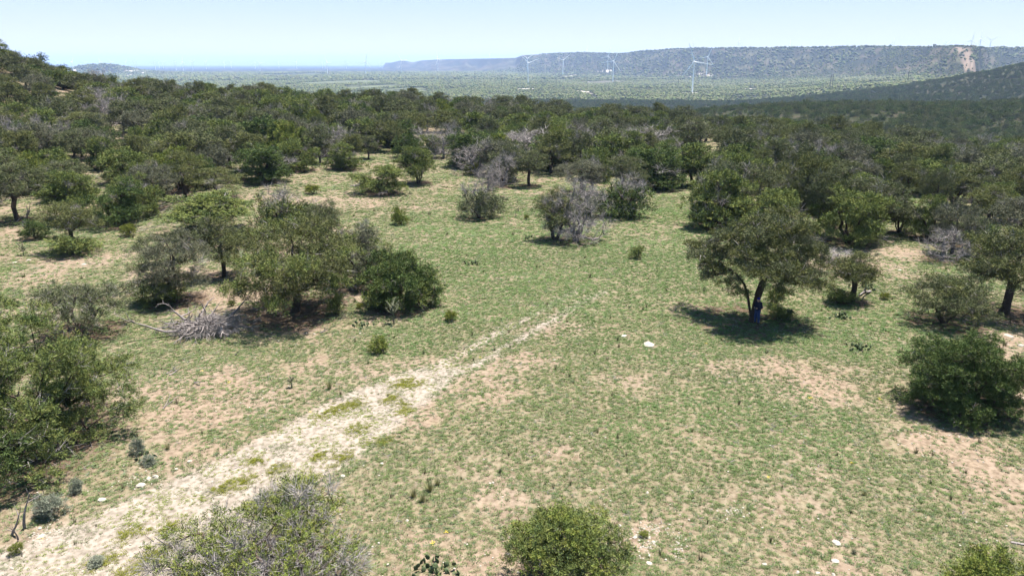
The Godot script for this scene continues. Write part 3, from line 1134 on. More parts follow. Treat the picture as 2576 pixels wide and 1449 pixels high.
func make_turbine_parts() -> void:
	var s := Soup.new()
	var pts := []
	var rad := []
	for i in 9:
		pts.append(Vector3(0, -2.0 + 91.0 * i / 8.0, 0))
		rad.append(lerpf(2.4, 1.5, i / 8.0))
	tube(s, pts, rad, 14)
	turbine_parts.tower = s.mesh(M.turbine)
	s = Soup.new()
	tube(s, [Vector3(0, 90.5, -7.5), Vector3(0, 90.5, -7.0), Vector3(0, 90.5, 2.0), Vector3(0, 90.5, 3.2)], [0.2, 2.1, 2.3, 1.7], 10)
	turbine_parts.nacelle = s.mesh(M.turbine)
	s = Soup.new()
	ball(s, Vector3(0, 90.5, 4.2), Vector3(1.9, 1.9, 2.3), 6, 10)
	turbine_parts.hub = s.mesh(M.turbine)
	s = Soup.new()
	var n := 12
	for i in n:
		var q := []
		for e in [i, i + 1]:
			var f: float = e / float(n)
			var chord: float = (1.9 if f < 0.05 else lerpf(4.3, 0.9, pow((f - 0.05) / 0.95, 0.75)))
			var thick := lerpf(1.7, 0.2, pow(f, 0.5))
			var y := 1.0 + 55.0 * f
			q.append([Vector3(-chord * 0.35, y, 0), Vector3(0, y, thick * 0.5), Vector3(chord * 0.65, y, 0.1), Vector3(0, y, -thick * 0.5)])
		for k in 4:
			var a: Vector3 = q[0][k]
			var b: Vector3 = q[0][(k + 1) % 4]
			var c: Vector3 = q[1][(k + 1) % 4]
			var d: Vector3 = q[1][k]
			s.v.append_array(PackedVector3Array([a, b, c, a, c, d]))
	turbine_parts.blade = s.mesh(M.turbine)

func turbine(at: Vector3, tall: float, spin: float, yaw: float, label: String, group: String) -> void:
	var s := tall / 90.5
	var face := atan2(EYE.x - at.x, EYE.z - at.z)
	var o := thing("wind_turbine", at, face + deg_to_rad(yaw), Vector3(s, s, s))
	part("tower", turbine_parts.tower, o)
	part("nacelle", turbine_parts.nacelle, o)
	part("hub", turbine_parts.hub, o)
	for k in 3:
		var b := part("blade", turbine_parts.blade, o)
		b.position = Vector3(0, 90.5, 4.4)
		b.rotation.z = deg_to_rad(spin + 120.0 * k)
	tag(o, label, "wind turbine", group)

func build_turbines() -> void:
	# standing on ground in view: column, hub row, base row, angle of a blade from straight up (anticlockwise), yaw, label
	var near_ones := [
		[1742, 155, 233, 141, 8, "large white turbine on a bare pad in the valley, one blade hanging toward lower corner"],
		[1778, 143, 190, 98, 10, "white turbine on a long pale gravel strip below the mesa"],
		[1542, 153.7, 205.5, 97, 8, "white turbine standing on the pale pasture field in the valley"],
		[1529, 141, 175.5, 105, 15, "white turbine at the mesa's foot behind the pasture turbine"],
		[1328.6, 158, 210, 170, 22, "white turbine with two blades raised in a wide V, in the near valley"],
		[1326, 147, 184, 60, 35, "smaller turbine half hidden behind the V-bladed one"],
		[1416, 151, 190.5, 189, 5, "white turbine with a level raised V of blades by a pale pad"],
		[1101, 148, 181, 20, 60, "faint turbine in front of the low mesa end"],
		[1010, 152, 186, 35, 40, "faint turbine in front of the lone butte"],
		[920, 154, 189, -15, 30, "pale turbine on the valley floor beside the green fields"],
		[183, 158, 181, 80, 70, "dark looking turbine above a pale dirt road on the plain"],
		[654, 159, 183, 40, 30, "pale turbine on the plain with a raised blade, beside pale pasture strip"],
		[823, 157, 186, 30, 50, "pale turbine on the plain between pasture strips"],
		[460, 155, 178, 0, 60, "pale turbine on the plain with one blade straight up"],
	]
	for t in near_ones:
		var p := ground_at(t[0], t[2], 900.0)
		var tall := height_over(p, t[1])
		print("turbine %d dist %.0f tall %.0f" % [t[0], flat_distance(p), tall])
		turbine(p, clampf(tall, 60.0, 125.0), t[3], t[4], t[5], "wind turbines in the valley")
	# on the mesa, the ground hidden behind its rim: column, hub row, distance, spin, yaw
	var top := [[1745, 112, 5600, 0, 80], [1752, 122, 7800, 30, 40], [1859, 104, 5200, 20, 80], [1869, 118, 8500, 30, 20], [1980, 121, 7800, -50, 20], [1988, 113, 6500, 0, 75],
		[2248, 112, 5400, -5, 25], [2346, 117, 6800, 0, 70], [2381, 111, 6500, 60, 55], [2447, 101, 4700, -8, 30], [2470, 98, 4700, 12, 60], [2496, 101, 4700, 58, 5], [2493, 118, 7800, 40, 30],
		[1477, 124, 7600, 0, 80], [1597, 131, 8600, 10, 50], [1687, 120, 8200, 0, 60], [1232, 136, 9500, 0, 80], [1100, 141, 11500, 0, 60]]
	for t in top:
		var d := ray(t[0], t[1])
		var p: Vector3 = EYE + d * (t[2] / Vector2(d.x, d.z).length())
		var g := height(p.x, p.z)
		turbine(Vector3(p.x, g, p.z), clampf(p.y - g, 55.0, 150.0), t[3], t[4], "distant turbine standing along the mesa's skyline", "turbines along the mesa skyline")
	var rng := RandomNumberGenerator.new()
	rng.seed = 31
	for u in [30, 108, 142, 212, 250, 277, 314, 338, 388, 398, 408, 440, 482, 516, 562, 580, 640, 700, 745, 810, 870, 955]:
		var d := ray(u, 160.0)
		var far := rng.randf_range(8500.0, 14500.0)
		var p := Vector3(d.x, 0, d.z).normalized() * far
		p.y = height(p.x, p.z)
		turbine(p, 90.0, rng.randf() * 120.0, rng.randf_range(-60, 60), "tiny faint turbine on the far horizon of the plain", "turbines on the plain's horizon")

# ---------------------------------------------------------------- power line
func build_power_line() -> void:
	var spots := [[363 + 795, 191, 211], [1194, 184, 209.5], [1257 + 5, 198, 220], [1399, 197, 222], [1547, 201, 224], [1706, 199, 222], [1888, 202, 223], [2092, 187, 218.5], [2285, 177, 205]]
	var tops := []
	for i in spots.size():
		var s: Array = spots[i]
		var p := ground_at(s[0], s[2], 700.0)
		print("pole dist %.0f tall %.0f" % [flat_distance(p), height_over(p, s[1])])
		var tall := clampf(height_over(p, s[1]), 22.0, 46.0)
		var o := thing("power_pole", p, 0.5)
		var soup := Soup.new()
		if i == 7:
			for x in [-4.0, 4.0]:
				var one := Soup.new()
				frustum(one, Vector3(x, -1, 0), Vector3(x * 0.9, tall, 0), 0.9, 0.6, 8)
				part("post", one.mesh(M.pole), o)
			frustum(soup, Vector3(-5.5, tall * 0.86, 0), Vector3(5.5, tall * 0.86, 0), 0.4, 0.4, 6)
			part("crossarm", soup.mesh(M.pole), o)
			tag(o, "dark double-post power pole in the valley beside a pale track", "power pole", "power poles across the valley")
		else:
			frustum(soup, Vector3(0, -1, 0), Vector3(0, tall, 0), 0.85, 0.5, 8)
			part("post", soup.mesh(M.pole), o)
			var arm := Soup.new()
			frustum(arm, Vector3(-3, tall * 0.9, 0), Vector3(3, tall * 0.9, 0), 0.35, 0.35, 6)
			part("crossarm", arm.mesh(M.pole), o)
			tag(o, "dark single-post power pole in the wooded valley", "power pole", "power poles across the valley")
		tops.append(p + Vector3(0, tall, 0))
	for i in range(3, tops.size() - 1):
		var o := thing("power_line", tops[i])
		for k in 3:
			var s := Soup.new()
			var a: Vector3 = Vector3(0, -k * 3.2, 0)
			var b: Vector3 = tops[i + 1] - tops[i] + Vector3(0, -k * 3.2, 0)
			var last := a
			for m in 12:
				var f := (m + 1) / 12.0
				var q := a.lerp(b, f) - Vector3(0, 4.0 * f * (1.0 - f) * 9.0, 0)
				frustum(s, last, q, 0.11, 0.11, 3)
				last = q
			part("wire", s.mesh(M.wire), o)
		tag(o, "thin sagging wires strung between two power poles in the valley", "power line", "spans of the valley power line")

# ---------------------------------------------------------------- single trees near the clearing
var STANDS := []          # [x, z, radius] of every tree that is placed by hand
var near_specs := []

func spot(u: float, v: float, r: float) -> Vector3:
	var p := ground_at(u, v)
	STANDS.append([p.x, p.z, r])
	return p

func plan_near() -> void:
	var J := {"kind": "juniper", "clump": 0.42, "leaf": 0.27, "sprays": 21, "r0": 0.16, "stems": 3, "flat": 0.75, "twigs": 1}
	var P := {"kind": "pinyon", "clump": 0.46, "leaf": 0.30, "sprays": 15, "r0": 0.17, "stems": 1, "flat": 0.5, "twigs": 1}
	var add := func(base: Dictionary, more: Dictionary): near_specs.append(base.merged(more, true))
	add.call(J, {"called": "juniper_tree", "u": -40, "v": 1135, "r": 6.0, "h": 5.9, "clumps": 300, "clump": 0.56, "flat": 0.7, "leaf": 0.28, "sprays": 44, "r0": 0.34, "stems": 4, "tint": "juniper", "tint_b": "juniper_dark", "twigs": 2, "bare": 0.05, "dead_twigs": 10, "low": 0.1,
		"label": "huge spreading juniper with grey inner branches beside the pale track"})
	add.call(J, {"called": "juniper_tree", "u": 690, "v": 1500, "r": 3.1, "h": 2.9, "clumps": 190, "clump": 0.40, "leaf": 0.24, "sprays": 15, "r0": 0.2, "stems": 4, "tint": "juniper_bright", "tint_b": "juniper", "twigs": 5, "bare": 0.34, "dead_twigs": 13, "low": 0.15,
		"label": "thin half-bare juniper with pale twigs at the track's edge"})
	add.call(J, {"called": "juniper_tree", "u": 1425, "v": 1480, "r": 1.9, "h": 2.45, "clumps": 130, "clump": 0.30, "leaf": 0.22, "sprays": 26, "r0": 0.12, "stems": 1, "tint": "juniper", "tint_b": "juniper_bright", "twigs": 1, "low": 0.12,
		"label": "small bright yellow-green juniper standing alone in sparse grass"})
	add.call(J, {"called": "juniper_tree", "u": 2478, "v": 1520, "r": 1.2, "h": 1.7, "clumps": 75, "clump": 0.28, "leaf": 0.24, "sprays": 17, "r0": 0.08, "stems": 2, "tint": "juniper_bright", "twigs": 1, "low": 0.1,
		"label": "small bright juniper next to a bleached snag"})
	add.call(J, {"called": "juniper_tree", "u": 2418, "v": 1030, "r": 2.75, "h": 3.75, "clumps": 300, "clump": 0.30, "gap": 1.05, "flat": 0.9, "leaf": 0.24, "sprays": 26, "r0": 0.16, "stems": 5, "tint": "juniper_dark", "twigs": 1, "low": 0.02, "uneven": 0.15,
		"label": "dense round dark green juniper reaching down to the ground"})
	add.call(P, {"called": "pinyon_tree", "u": 2378, "v": 812, "l": 2275, "rt": 2492, "top": 688, "clumps": 90, "clump": 0.5, "leaf": 0.41, "sprays": 13, "r0": 0.13, "stems": 2, "tint": "pinyon", "tint_b": "pinyon_olive", "twigs": 1, "low": 0.2,
		"label": "low bushy grey-green pinyon just behind the round dark juniper"})
	add.call(P, {"called": "pinyon_tree", "u": 2526, "v": 790, "l": 2402, "rt": 2650, "top": 545, "clumps": 80, "clump": 0.75, "flat": 0.4, "leaf": 0.46, "sprays": 24, "r0": 0.27, "layered": true, "tint": "pinyon_olive", "tint_b": "pinyon", "twigs": 1,
		"label": "tall olive-brown pinyon with a thick bare lower trunk"})
	add.call(P, {"called": "pinyon_tree", "u": 2142, "v": 757, "l": 2098, "rt": 2200, "top": 633, "clumps": 40, "clump": 0.5, "leaf": 0.41, "sprays": 16, "r0": 0.19, "layered": true, "tint": "pinyon_olive", "twigs": 2,
		"label": "small single-trunked pinyon with a round top above a grey stump"})
	add.call(P, {"called": "juniper_tree", "u": 1892, "v": 810, "r": 4.6, "h": 6.6, "clumps": 135, "clump": 0.62, "gap": 0.95, "flat": 0.42, "leaf": 0.34, "sprays": 46, "r0": 0.19, "tint": "pinyon_olive", "tint_b": "oak", "twigs": 2, "kind": "juniper",
		"lobes": [[Vector3(-2.70, 4.02, -2.60), Vector3(1.32, 0.80, 1.20)], [Vector3(-2.16, 3.19, -1.60), Vector3(0.97, 0.80, 0.90)], [Vector3(-0.27, 4.43, 0.60), Vector3(1.67, 1.03, 1.50)], [Vector3(1.35, 3.50, 1.90), Vector3(1.50, 0.69, 1.20)], [Vector3(1.44, 5.77, -1.40), Vector3(1.76, 0.98, 1.70)],
			[Vector3(3.24, 4.33, -0.60), Vector3(1.14, 1.15, 1.50)], [Vector3(3.06, 3.19, 0.80), Vector3(0.97, 0.57, 1.00)], [Vector3(-1.62, 2.78, 1.30), Vector3(0.70, 0.57, 0.80)], [Vector3(-0.81, 4.02, 2.20), Vector3(1.14, 0.57, 1.00)], [Vector3(-0.81, 5.15, -1.60), Vector3(1.23, 0.80, 1.30)], [Vector3(0.36, 4.12, 1.60), Vector3(1.32, 0.69, 1.10)], [Vector3(2.16, 3.71, 0.60), Vector3(1.23, 0.92, 1.20)], [Vector3(0.54, 5.36, -0.20), Vector3(1.41, 0.92, 1.40)]],
		"stem_lines": [[Vector3(-0.1, 0.5, 0), Vector3(-0.28, 1.1, 0.05), Vector3(-0.45, 1.8, 0.1), Vector3(-0.75, 2.6, 0.1), Vector3(-1.2, 3.2, -0.5), Vector3(-1.9, 3.5, -1.4)], [Vector3(0.1, 0.55, 0), Vector3(0.15, 1.2, 0), Vector3(0.25, 1.9, 0.0), Vector3(0.5, 2.7, -0.1), Vector3(0.7, 3.5, -0.3), Vector3(1.0, 4.3, -0.7)]],
		"label": "wide spreading tree with a forked trunk shading a standing person"})
	add.call(P, {"called": "pinyon_tree", "u": 740, "v": 785, "l": 588, "rt": 905, "top": 532, "clumps": 140, "clump": 0.74, "flat": 0.42, "leaf": 0.45, "sprays": 24, "r0": 0.25, "layered": true, "lower": true, "tint": "pinyon_olive", "tint_b": "juniper", "twigs": 1,
		"label": "big dense pinyon with low limbs beside the fallen dead wood"})
	add.call(P, {"called": "pinyon_tree", "u": 440, "v": 758, "l": 342, "rt": 520, "top": 562, "clumps": 80, "clump": 0.62, "flat": 0.4, "leaf": 0.36, "sprays": 24, "r0": 0.18, "layered": true, "lower": true, "tint": "pinyon_grey", "tint_b": "pinyon", "twigs": 1, "bare": 0.02, "dead_twigs": 10,
		"label": "thin grey pinyon with dark trunk behind the fallen dead wood"})
	add.call(P, {"called": "pinyon_tree", "u": 562, "v": 695, "l": 505, "rt": 614, "top": 538, "clumps": 48, "clump": 0.62, "flat": 0.42, "leaf": 0.43, "sprays": 19, "r0": 0.16, "layered": true, "tint": "pinyon", "tint_b": "pinyon_olive", "twigs": 2,
		"label": "slim pinyon between the thin grey pinyon and the big dense one"})
	add.call(J, {"called": "juniper_tree", "u": 1012, "v": 772, "l": 925, "rt": 1104, "top": 634, "clumps": 150, "clump": 0.38, "leaf": 0.41, "sprays": 15, "r0": 0.12, "stems": 5, "tint": "juniper_dark", "tint_b": "juniper", "twigs": 1, "low": 0.02,
		"label": "dense dark juniper bush with upright shoots behind a cholla cactus"})
	add.call(P, {"called": "pinyon_tree", "u": 908, "v": 715, "l": 830, "rt": 1000, "top": 545, "clumps": 110, "clump": 0.46, "leaf": 0.36, "sprays": 18, "r0": 0.12, "stems": 3, "tint": "pinyon_grey", "tint_b": "juniper", "twigs": 1, "bare": 0.06, "low": 0.1,
		"label": "feathery grey-green bush behind the dark upright juniper"})
	add.call(P, {"called": "pinyon_tree", "u": 1398, "v": 604, "l": 1336, "rt": 1448, "top": 482, "clumps": 85, "clump": 0.5, "leaf": 0.40, "sprays": 13, "r0": 0.16, "stems": 2, "tint": "pinyon_olive", "twigs": 2, "bare": 0.22, "low": 0.12,
		"label": "half-bare olive bush leaning on the twisted dead juniper"})
	add.call(J, {"called": "dead_tree", "u": 1450, "v": 606, "l": 1372, "rt": 1530, "top": 448, "clumps": 120, "clump": 0.62, "bare": 1.0, "dead_twigs": 6, "tip": 0.018, "r0": 0.14, "stems": 5, "all_dead": true, "tint": "juniper", "low": 0.03,
		"label": "dead grey juniper with twisted trunk and fine bare twigs"})
	add.call(J, {"called": "oak_tree", "u": 205, "v": 838, "l": 100, "rt": 340, "top": 712, "clumps": 95, "clump": 0.44, "leaf": 0.30, "sprays": 14, "r0": 0.11, "stems": 3, "tint": "oak", "twigs": 3, "low": 0.2,
		"label": "open grey-green small tree behind the huge spreading juniper"})
	add.call(J, {"called": "dead_snag", "u": 2562, "v": 1520, "r": 0.8, "h": 2.9, "clumps": 7, "clump": 0.25, "bare": 1.0, "dead_twigs": 2, "r0": 0.075, "stems": 1, "all_dead": true, "tint": "juniper", "low": 0.5, "tip": 0.016,
		"label": "bleached leafless snag beside the small bright juniper"})
	for s in near_specs:
		var p := ground_at(s.u, s.v)
		if not s.has("r"):
			s.r = (s.rt - s.l) * 0.5 / per_metre(p + Vector3(0, 2.5, 0)) * 1.04
			s.h = height_over(p, s.top) - 0.1 * s.r
		s.at = p
		STANDS.append([p.x, p.z, s.r])
		stamp(litter, p.x, p.z, s.r * 1.08, 0.95)

func build_near() -> void:
	var rng := RandomNumberGenerator.new()
	var k := 0
	for s in near_specs:
		k += 1
		rng.seed = 900 + k
		if s.get("layered", false):
			s.lobes = layers(rng, s.h, s.r)
			if s.get("lower", false):
				for i in 5:
					var a := TAU * i / 5.0 + 0.4
					s.lobes.append([Vector3(cos(a) * s.r * 0.55, s.h * 0.26, sin(a) * s.r * 0.55), Vector3(s.r * 0.36, s.h * 0.08, s.r * 0.36)])
		var t := make_tree(rng, s)
		put_tree(s.called, t, s.at, 0.0, Vector3.ONE, s.label, "tree")
		print(s.called, " h %.1f r %.1f d %.0f tris %d" % [s.h, s.r, flat_distance(s.at), t.tris])

# ---------------------------------------------------------------- trees by kind for the woodland
var PROTO := {}
var PROTO_DEEP := {}

var FAR_TREES := []

func make_far_trees() -> void:
	var rng := RandomNumberGenerator.new()
	for k in 4:
		rng.seed = 480 + k
		var T := make_tree(rng, {"h": 1.5, "r": 0.85, "r0": 0.04, "stems": 2, "clumps": 15, "clump": 0.30, "leaf": 0.42, "sprays": 7, "kind": "juniper" if k % 2 == 0 else "pinyon", "tint": ["juniper", "pinyon", "juniper_dark", "pinyon_olive"][k], "twigs": 0, "low": 0.05, "tip": 0.01})
		FAR_TREES.append(T.leaf)

func make_protos() -> void:
	var rng := RandomNumberGenerator.new()
	var jt := ["juniper", "juniper_dark", "juniper_bright", "juniper", "juniper_dark", "juniper"]
	var pt := ["pinyon", "pinyon_olive", "pinyon_grey", "pinyon", "pinyon_olive", "pinyon"]
	# the same trees twice: with fine sprays for those near the clearing, with coarser ones for those deep in the woodland
	for set_ in [[PROTO, 0.40, 24], [PROTO_DEEP, 0.60, 14]]:
		set_[0].juniper = []
		set_[0].pinyon = []
		for k in 6:
			rng.seed = 100 + k
			var r := rng.randf_range(2.0, 2.7)
			var h := rng.randf_range(3.6, 5.0)
			set_[0].juniper.append(make_tree(rng, {"h": h, "r": r, "r0": 0.11, "stems": 4, "clumps": 66, "clump": 0.54, "leaf": set_[1], "sprays": set_[2], "kind": "juniper", "tint": jt[k], "twigs": k % 2, "low": [0.04, 0.10, 0.05, 0.14, 0.03, 0.08][k], "uneven": 0.6, "flat": 0.75, "bare": 0.06, "dead_twigs": 8}))
		for k in 6:
			rng.seed = 200 + k
			var r := rng.randf_range(2.2, 2.9)
			var h := rng.randf_range(4.6, 6.2)
			set_[0].pinyon.append(make_tree(rng, {"h": h, "r": r, "r0": 0.18, "stems": 1, "lobes": layers(rng, h, r), "clumps": 46, "clump": 0.62, "leaf": set_[1] * 1.08, "sprays": set_[2], "kind": "pinyon", "tint": pt[k], "twigs": 1, "flat": 0.42, "bare": 0.07, "dead_twigs": 8}))
	PROTO.dead = []
	for k in 4:
		rng.seed = 300 + k
		PROTO.dead.append(make_tree(rng, {"h": 4.2, "r": 2.2, "r0": 0.16, "stems": 3 if k % 2 == 0 else 1, "clumps": 55 + 12 * k, "clump": 0.6, "bare": 1.0, "dead_twigs": 4, "all_dead": true, "kind": "juniper", "tint": "juniper", "leaf": 0.4, "sprays": 0, "low": 0.05, "tip": 0.021}))
	PROTO.half = []
	for k in 3:
		rng.seed = 400 + k
		PROTO.half.append(make_tree(rng, {"h": 3.6, "r": 2.2, "r0": 0.14, "stems": 4, "clumps": 80, "clump": 0.5, "leaf": 0.6, "sprays": 7, "bare_from": 2.3, "dead_twigs": 6, "kind": "juniper", "tint": ["juniper", "oak", "juniper_dark"][k], "twigs": 3, "low": 0.04}))
	PROTO_DEEP.dead = PROTO.dead
	PROTO_DEEP.half = PROTO.half
	PROTO.shrub = []
	for k in 3:
		rng.seed = 450 + k
		PROTO.shrub.append(make_tree(rng, {"h": 1.0, "r": 0.6, "r0": 0.03, "stems": 4, "clumps": 26, "clump": 0.22, "leaf": 0.24, "sprays": 10, "kind": "juniper", "tint": ["weed", "juniper", "juniper_bright"][k], "twigs": 0, "low": 0.0, "tip": 0.006}))
	PROTO.sage = []
	rng.seed = 460
	PROTO.sage.append(make_tree(rng, {"h": 0.9, "r": 0.55, "r0": 0.03, "stems": 4, "clumps": 34, "clump": 0.17, "leaf": 0.16, "sprays": 14, "kind": "juniper", "tint": "sage", "twigs": 2, "low": 0.0, "tip": 0.006}))

# [kind, which, column, base row, first column, last column, top row, label]
const EDGE := [
	["juniper", 0, 955, 484, 888, 1018, 408, "spreading juniper at the clearing's far side with a dead limb on the ground"],
	["juniper", 3, 1052, 460, 1006, 1096, 372, "round juniper right against the spreading one at the clearing's far side"],
	["juniper", 1, 1185, 418, 1122, 1240, 326, "tall dark juniper behind a low bright shrub"],
	["half", 1, 1205, 548, 1156, 1256, 458, "half-dead bush with bare upper twigs standing alone in the grass"],
	["half", 2, 1566, 545, 1505, 1626, 438, "green juniper with a crown of dead grey twigs, behind the twisted dead tree"],
	["pinyon", 0, 1332, 468, 1286, 1376, 372, "small dark-trunked pinyon beside a dead grey bush"],
	["dead", 0, 1262, 470, 1234, 1306, 392, "dead grey bush next to the small dark-trunked pinyon"],
	["juniper", 1, 1652, 472, 1560, 1702, 362, "large dark juniper where the grassy lane leaves the clearing"],
	["pinyon", 2, 1462, 485, 1404, 1522, 392, "grey-olive pinyon behind the twisted dead juniper"],
	["dead", 2, 1330, 400, 1250, 1410, 328, "broad dead juniper with pale fan of twigs behind the small pinyon"],
	["dead", 0, 1500, 405, 1440, 1560, 318, "dead grey tree with dense pale twigs in the woodland edge"],
	["juniper", 2, 1415, 392, 1370, 1460, 318, "green juniper between two dead grey trees"],
	["juniper", 1, 655, 455, 582, 706, 360, "broad dark juniper at the corner of the bare pinkish patch"],
	["juniper", 0, 752, 428, 706, 802, 342, "juniper behind a short bleached stump"],
	["juniper", 5, 866, 426, 822, 902, 360, "middling juniper behind the bare pinkish patch"],
	["pinyon", 1, 182, 628, 124, 250, 496, "pinyon with forked trunk growing out of a dark bush"],
	["juniper", 4, 285, 568, 218, 352, 448, "dark ragged juniper with bare branch ends above a brush heap"],
	["juniper", 4, 88, 600, 60, 126, 545, "small dark juniper beside a twisted grey branch"],
	["pinyon", 2, 390, 522, 338, 442, 398, "grey pinyon behind the brush heap"],
	["juniper", 2, 450, 478, 384, 502, 372, "leaning bright yellow-green juniper at the woodland edge"],
	["pinyon", 4, 545, 500, 470, 600, 420, "brownish pinyon behind the slim one"],
	["juniper", 3, 520, 590, 420, 620, 490, "low wide juniper behind the thin grey pinyon"],
	["half", 0, 715, 585, 650, 770, 466, "half-dead juniper with pale bare top behind the big dense pinyon"],
	["pinyon", 3, 810, 620, 740, 850, 505, "pinyon hidden behind the big dense one"],
	["pinyon", 0, 45, 555, -20, 110, 400, "tall pinyon with dead lower limbs beside bare soil"],
	["juniper", 5, 1795, 572, 1728, 1870, 430, "wide bushy juniper touching the big shading tree from behind"],
	["pinyon", 3, 1905, 545, 1850, 1992, 412, "pinyon behind the wide bushy juniper"],
	["pinyon", 1, 2016, 578, 1958, 2080, 372, "tall pinyon with a long straight dark trunk"],
	["pinyon", 0, 2062, 592, 2020, 2120, 420, "slender pinyon next to the long-trunked one"],
	["juniper", 0, 2132, 612, 2064, 2236, 462, "fan-shaped juniper with a slanting trunk over bare shaded soil"],
	["juniper", 3, 2262, 585, 2228, 2310, 500, "twisted small juniper with pale bark beside bare soil"],
	["juniper", 5, 2332, 600, 2290, 2382, 488, "narrow juniper at the edge of a bare patch"],
	["pinyon", 4, 2425, 502, 2360, 2490, 408, "flat-topped pinyon above a fallen grey trunk"],
	["dead", 1, 2370, 655, 2318, 2436, 572, "dead grey shrub full of pale twigs before the tall olive-brown pinyon"],
	["juniper", 4, 2440, 625, 2370, 2500, 535, "green juniper behind the dead grey shrub"],
	["pinyon", 2, 2560, 620, 2500, 2640, 480, "grey-green pinyon behind the tall olive-brown one"],
	["pinyon", 5, 1745, 395, 1690, 1812, 282, "broad pinyon at the end of the grassy lane"],
	["dead", 3, 2108, 660, 2070, 2160, 625, "fallen grey brush under the fan-shaped juniper"],
	["pinyon", 1, 205, 345, 150, 262, 275, "flat-topped dark pinyon with tiered branches in the woodland"],
	["dead", 2, 275, 320, 232, 312, 242, "tall bleached dead tree rising from the woodland"],
	["pinyon", 5, 1540, 352, 1510, 1590, 262, "pinyon on a long bare pole of a trunk in the woodland"],
	["dead", 1, 1630, 385, 1570, 1700, 315, "dead grey juniper behind the large dark one"],
	["dead", 3, 1288, 392, 1236, 1340, 330, "dead juniper with lilac-grey twigs beside the broad fan of dead twigs"],
	["dead", 0, 1448, 372, 1398, 1496, 310, "dead grey juniper close behind the green one between dead trees"],
	["dead", 2, 1566, 400, 1520, 1612, 330, "pale dead bush beside the large dark juniper at the lane"],
	["dead", 1, 1682, 402, 1645, 1722, 345, "small dead grey tree where the grassy lane begins"],
	["dead", 3, 1228, 478, 1196, 1262, 412, "low dead bush at the feet of the dead grey bush"],
	["dead", 2, 1075, 385, 1040, 1112, 322, "dead grey tree behind the round juniper"],
	["half", 1, 1480, 545, 1440, 1530, 470, "grey half-dead bush touching the twisted dead juniper"],
]

# [kind, which, column, base row, width in pixels, height in pixels, label, name]
const LOW := [
	["shrub", 2, 1008, 565, 38, 38, "small round juniper bush alone in the open grass", "juniper_bush"],
	["shrub", 1, 1603, 650, 32, 26, "tiny dark bush alone in the grass beside bare specks", "juniper_bush"],
	["shrub", 2, 950, 884, 44, 36, "bright green rounded shrub beside dry straw near the cholla", "green_shrub"],
	["shrub", 0, 320, 594, 36, 26, "yellow-green upright shrub in stony grass", "green_shrub"],
	["shrub", 0, 1135, 806, 30, 22, "small olive shrub with straw stems in the grass", "green_shrub"],
	["shrub", 0, 1184, 440, 36, 24, "low bright shrub in front of the tall dark juniper", "green_shrub"],
	["shrub", 0, 786, 487, 34, 20, "pale green low shrub at the bare pinkish patch", "green_shrub"],
	["shrub", 1, 1735, 430, 40, 24, "low grey-green bush in the grassy lane", "juniper_bush"],
	["shrub", 1, 180, 640, 100, 42, "dark bush round the foot of the forked pinyon", "juniper_bush"],
	["shrub", 1, 400, 765, 110, 50, "dark undergrowth round the thin grey pinyon's trunk", "juniper_bush"],
	["shrub", 0, 2225, 752, 22, 14, "small yellow-green tuft beside prickly pears", "green_shrub"],
	["shrub", 1, 2108, 762, 60, 34, "bush at the foot of the round-topped pinyon", "juniper_bush"],
	["shrub", 0, 40, 1392, 30, 24, "yellow-green weed clump beside white stones", "green_shrub"],
	["shrub", 0, 452, 826, 18, 15, "bright weed inside the fallen dead wood", "green_shrub"],
	["shrub", 0, 582, 770, 16, 12, "bright weed behind the fallen dead wood", "green_shrub"],
	["shrub", 1, 845, 790, 34, 44, "thin green sapling under the big dense pinyon", "green_shrub"],
	["shrub", 0, 905, 776, 16, 12, "bright tuft on bare soil by the dark upright juniper", "green_shrub"],
	["shrub", 1, 1952, 768, 40, 44, "green sprouts behind the standing person", "green_shrub"],
	["shrub", 1, 1960, 800, 60, 26, "low undergrowth in the shade next to the person", "green_shrub"],
	["sage", 0, 130, 1296, 72, 56, "pale grey-green sagebrush at the huge juniper's edge", "sagebrush"],
	["sage", 0, 345, 1142, 34, 40, "thin grey sagebrush on brown litter", "sagebrush"],
	["sage", 0, 372, 1168, 36, 22, "low grey sagebrush near white stones", "sagebrush"],
	["sage", 0, 190, 1238, 34, 34, "wispy grey sagebrush in the huge juniper's shade", "sagebrush"],
	["sage", 0, 240, 1420, 40, 20, "low grey sagebrush cushion on the pale track", "sagebrush"],
	["shrub", 2, 125, 740, 16, 12, "tiny green shrub in stony grass by the open grey-green tree", "green_shrub"],
	["shrub", 0, 1622, 1350, 22, 12, "small weed tuft ringed by pale rubble", "green_shrub"],
	["shrub", 0, 1325, 552, 12, 10, "bright tuft beside a dead cholla stalk", "green_shrub"],
]

func plan_edge() -> void:
	for e in EDGE:
		var p := ground_at(e[2], e[3])
		var r: float = (e[5] - e[4]) * 0.5 / per_metre(p + Vector3(0, 2, 0))
		STANDS.append([p.x, p.z, r])
		if flat_distance(p) < 140.0:
			stamp(litter, p.x, p.z, r * 0.95, 0.85)

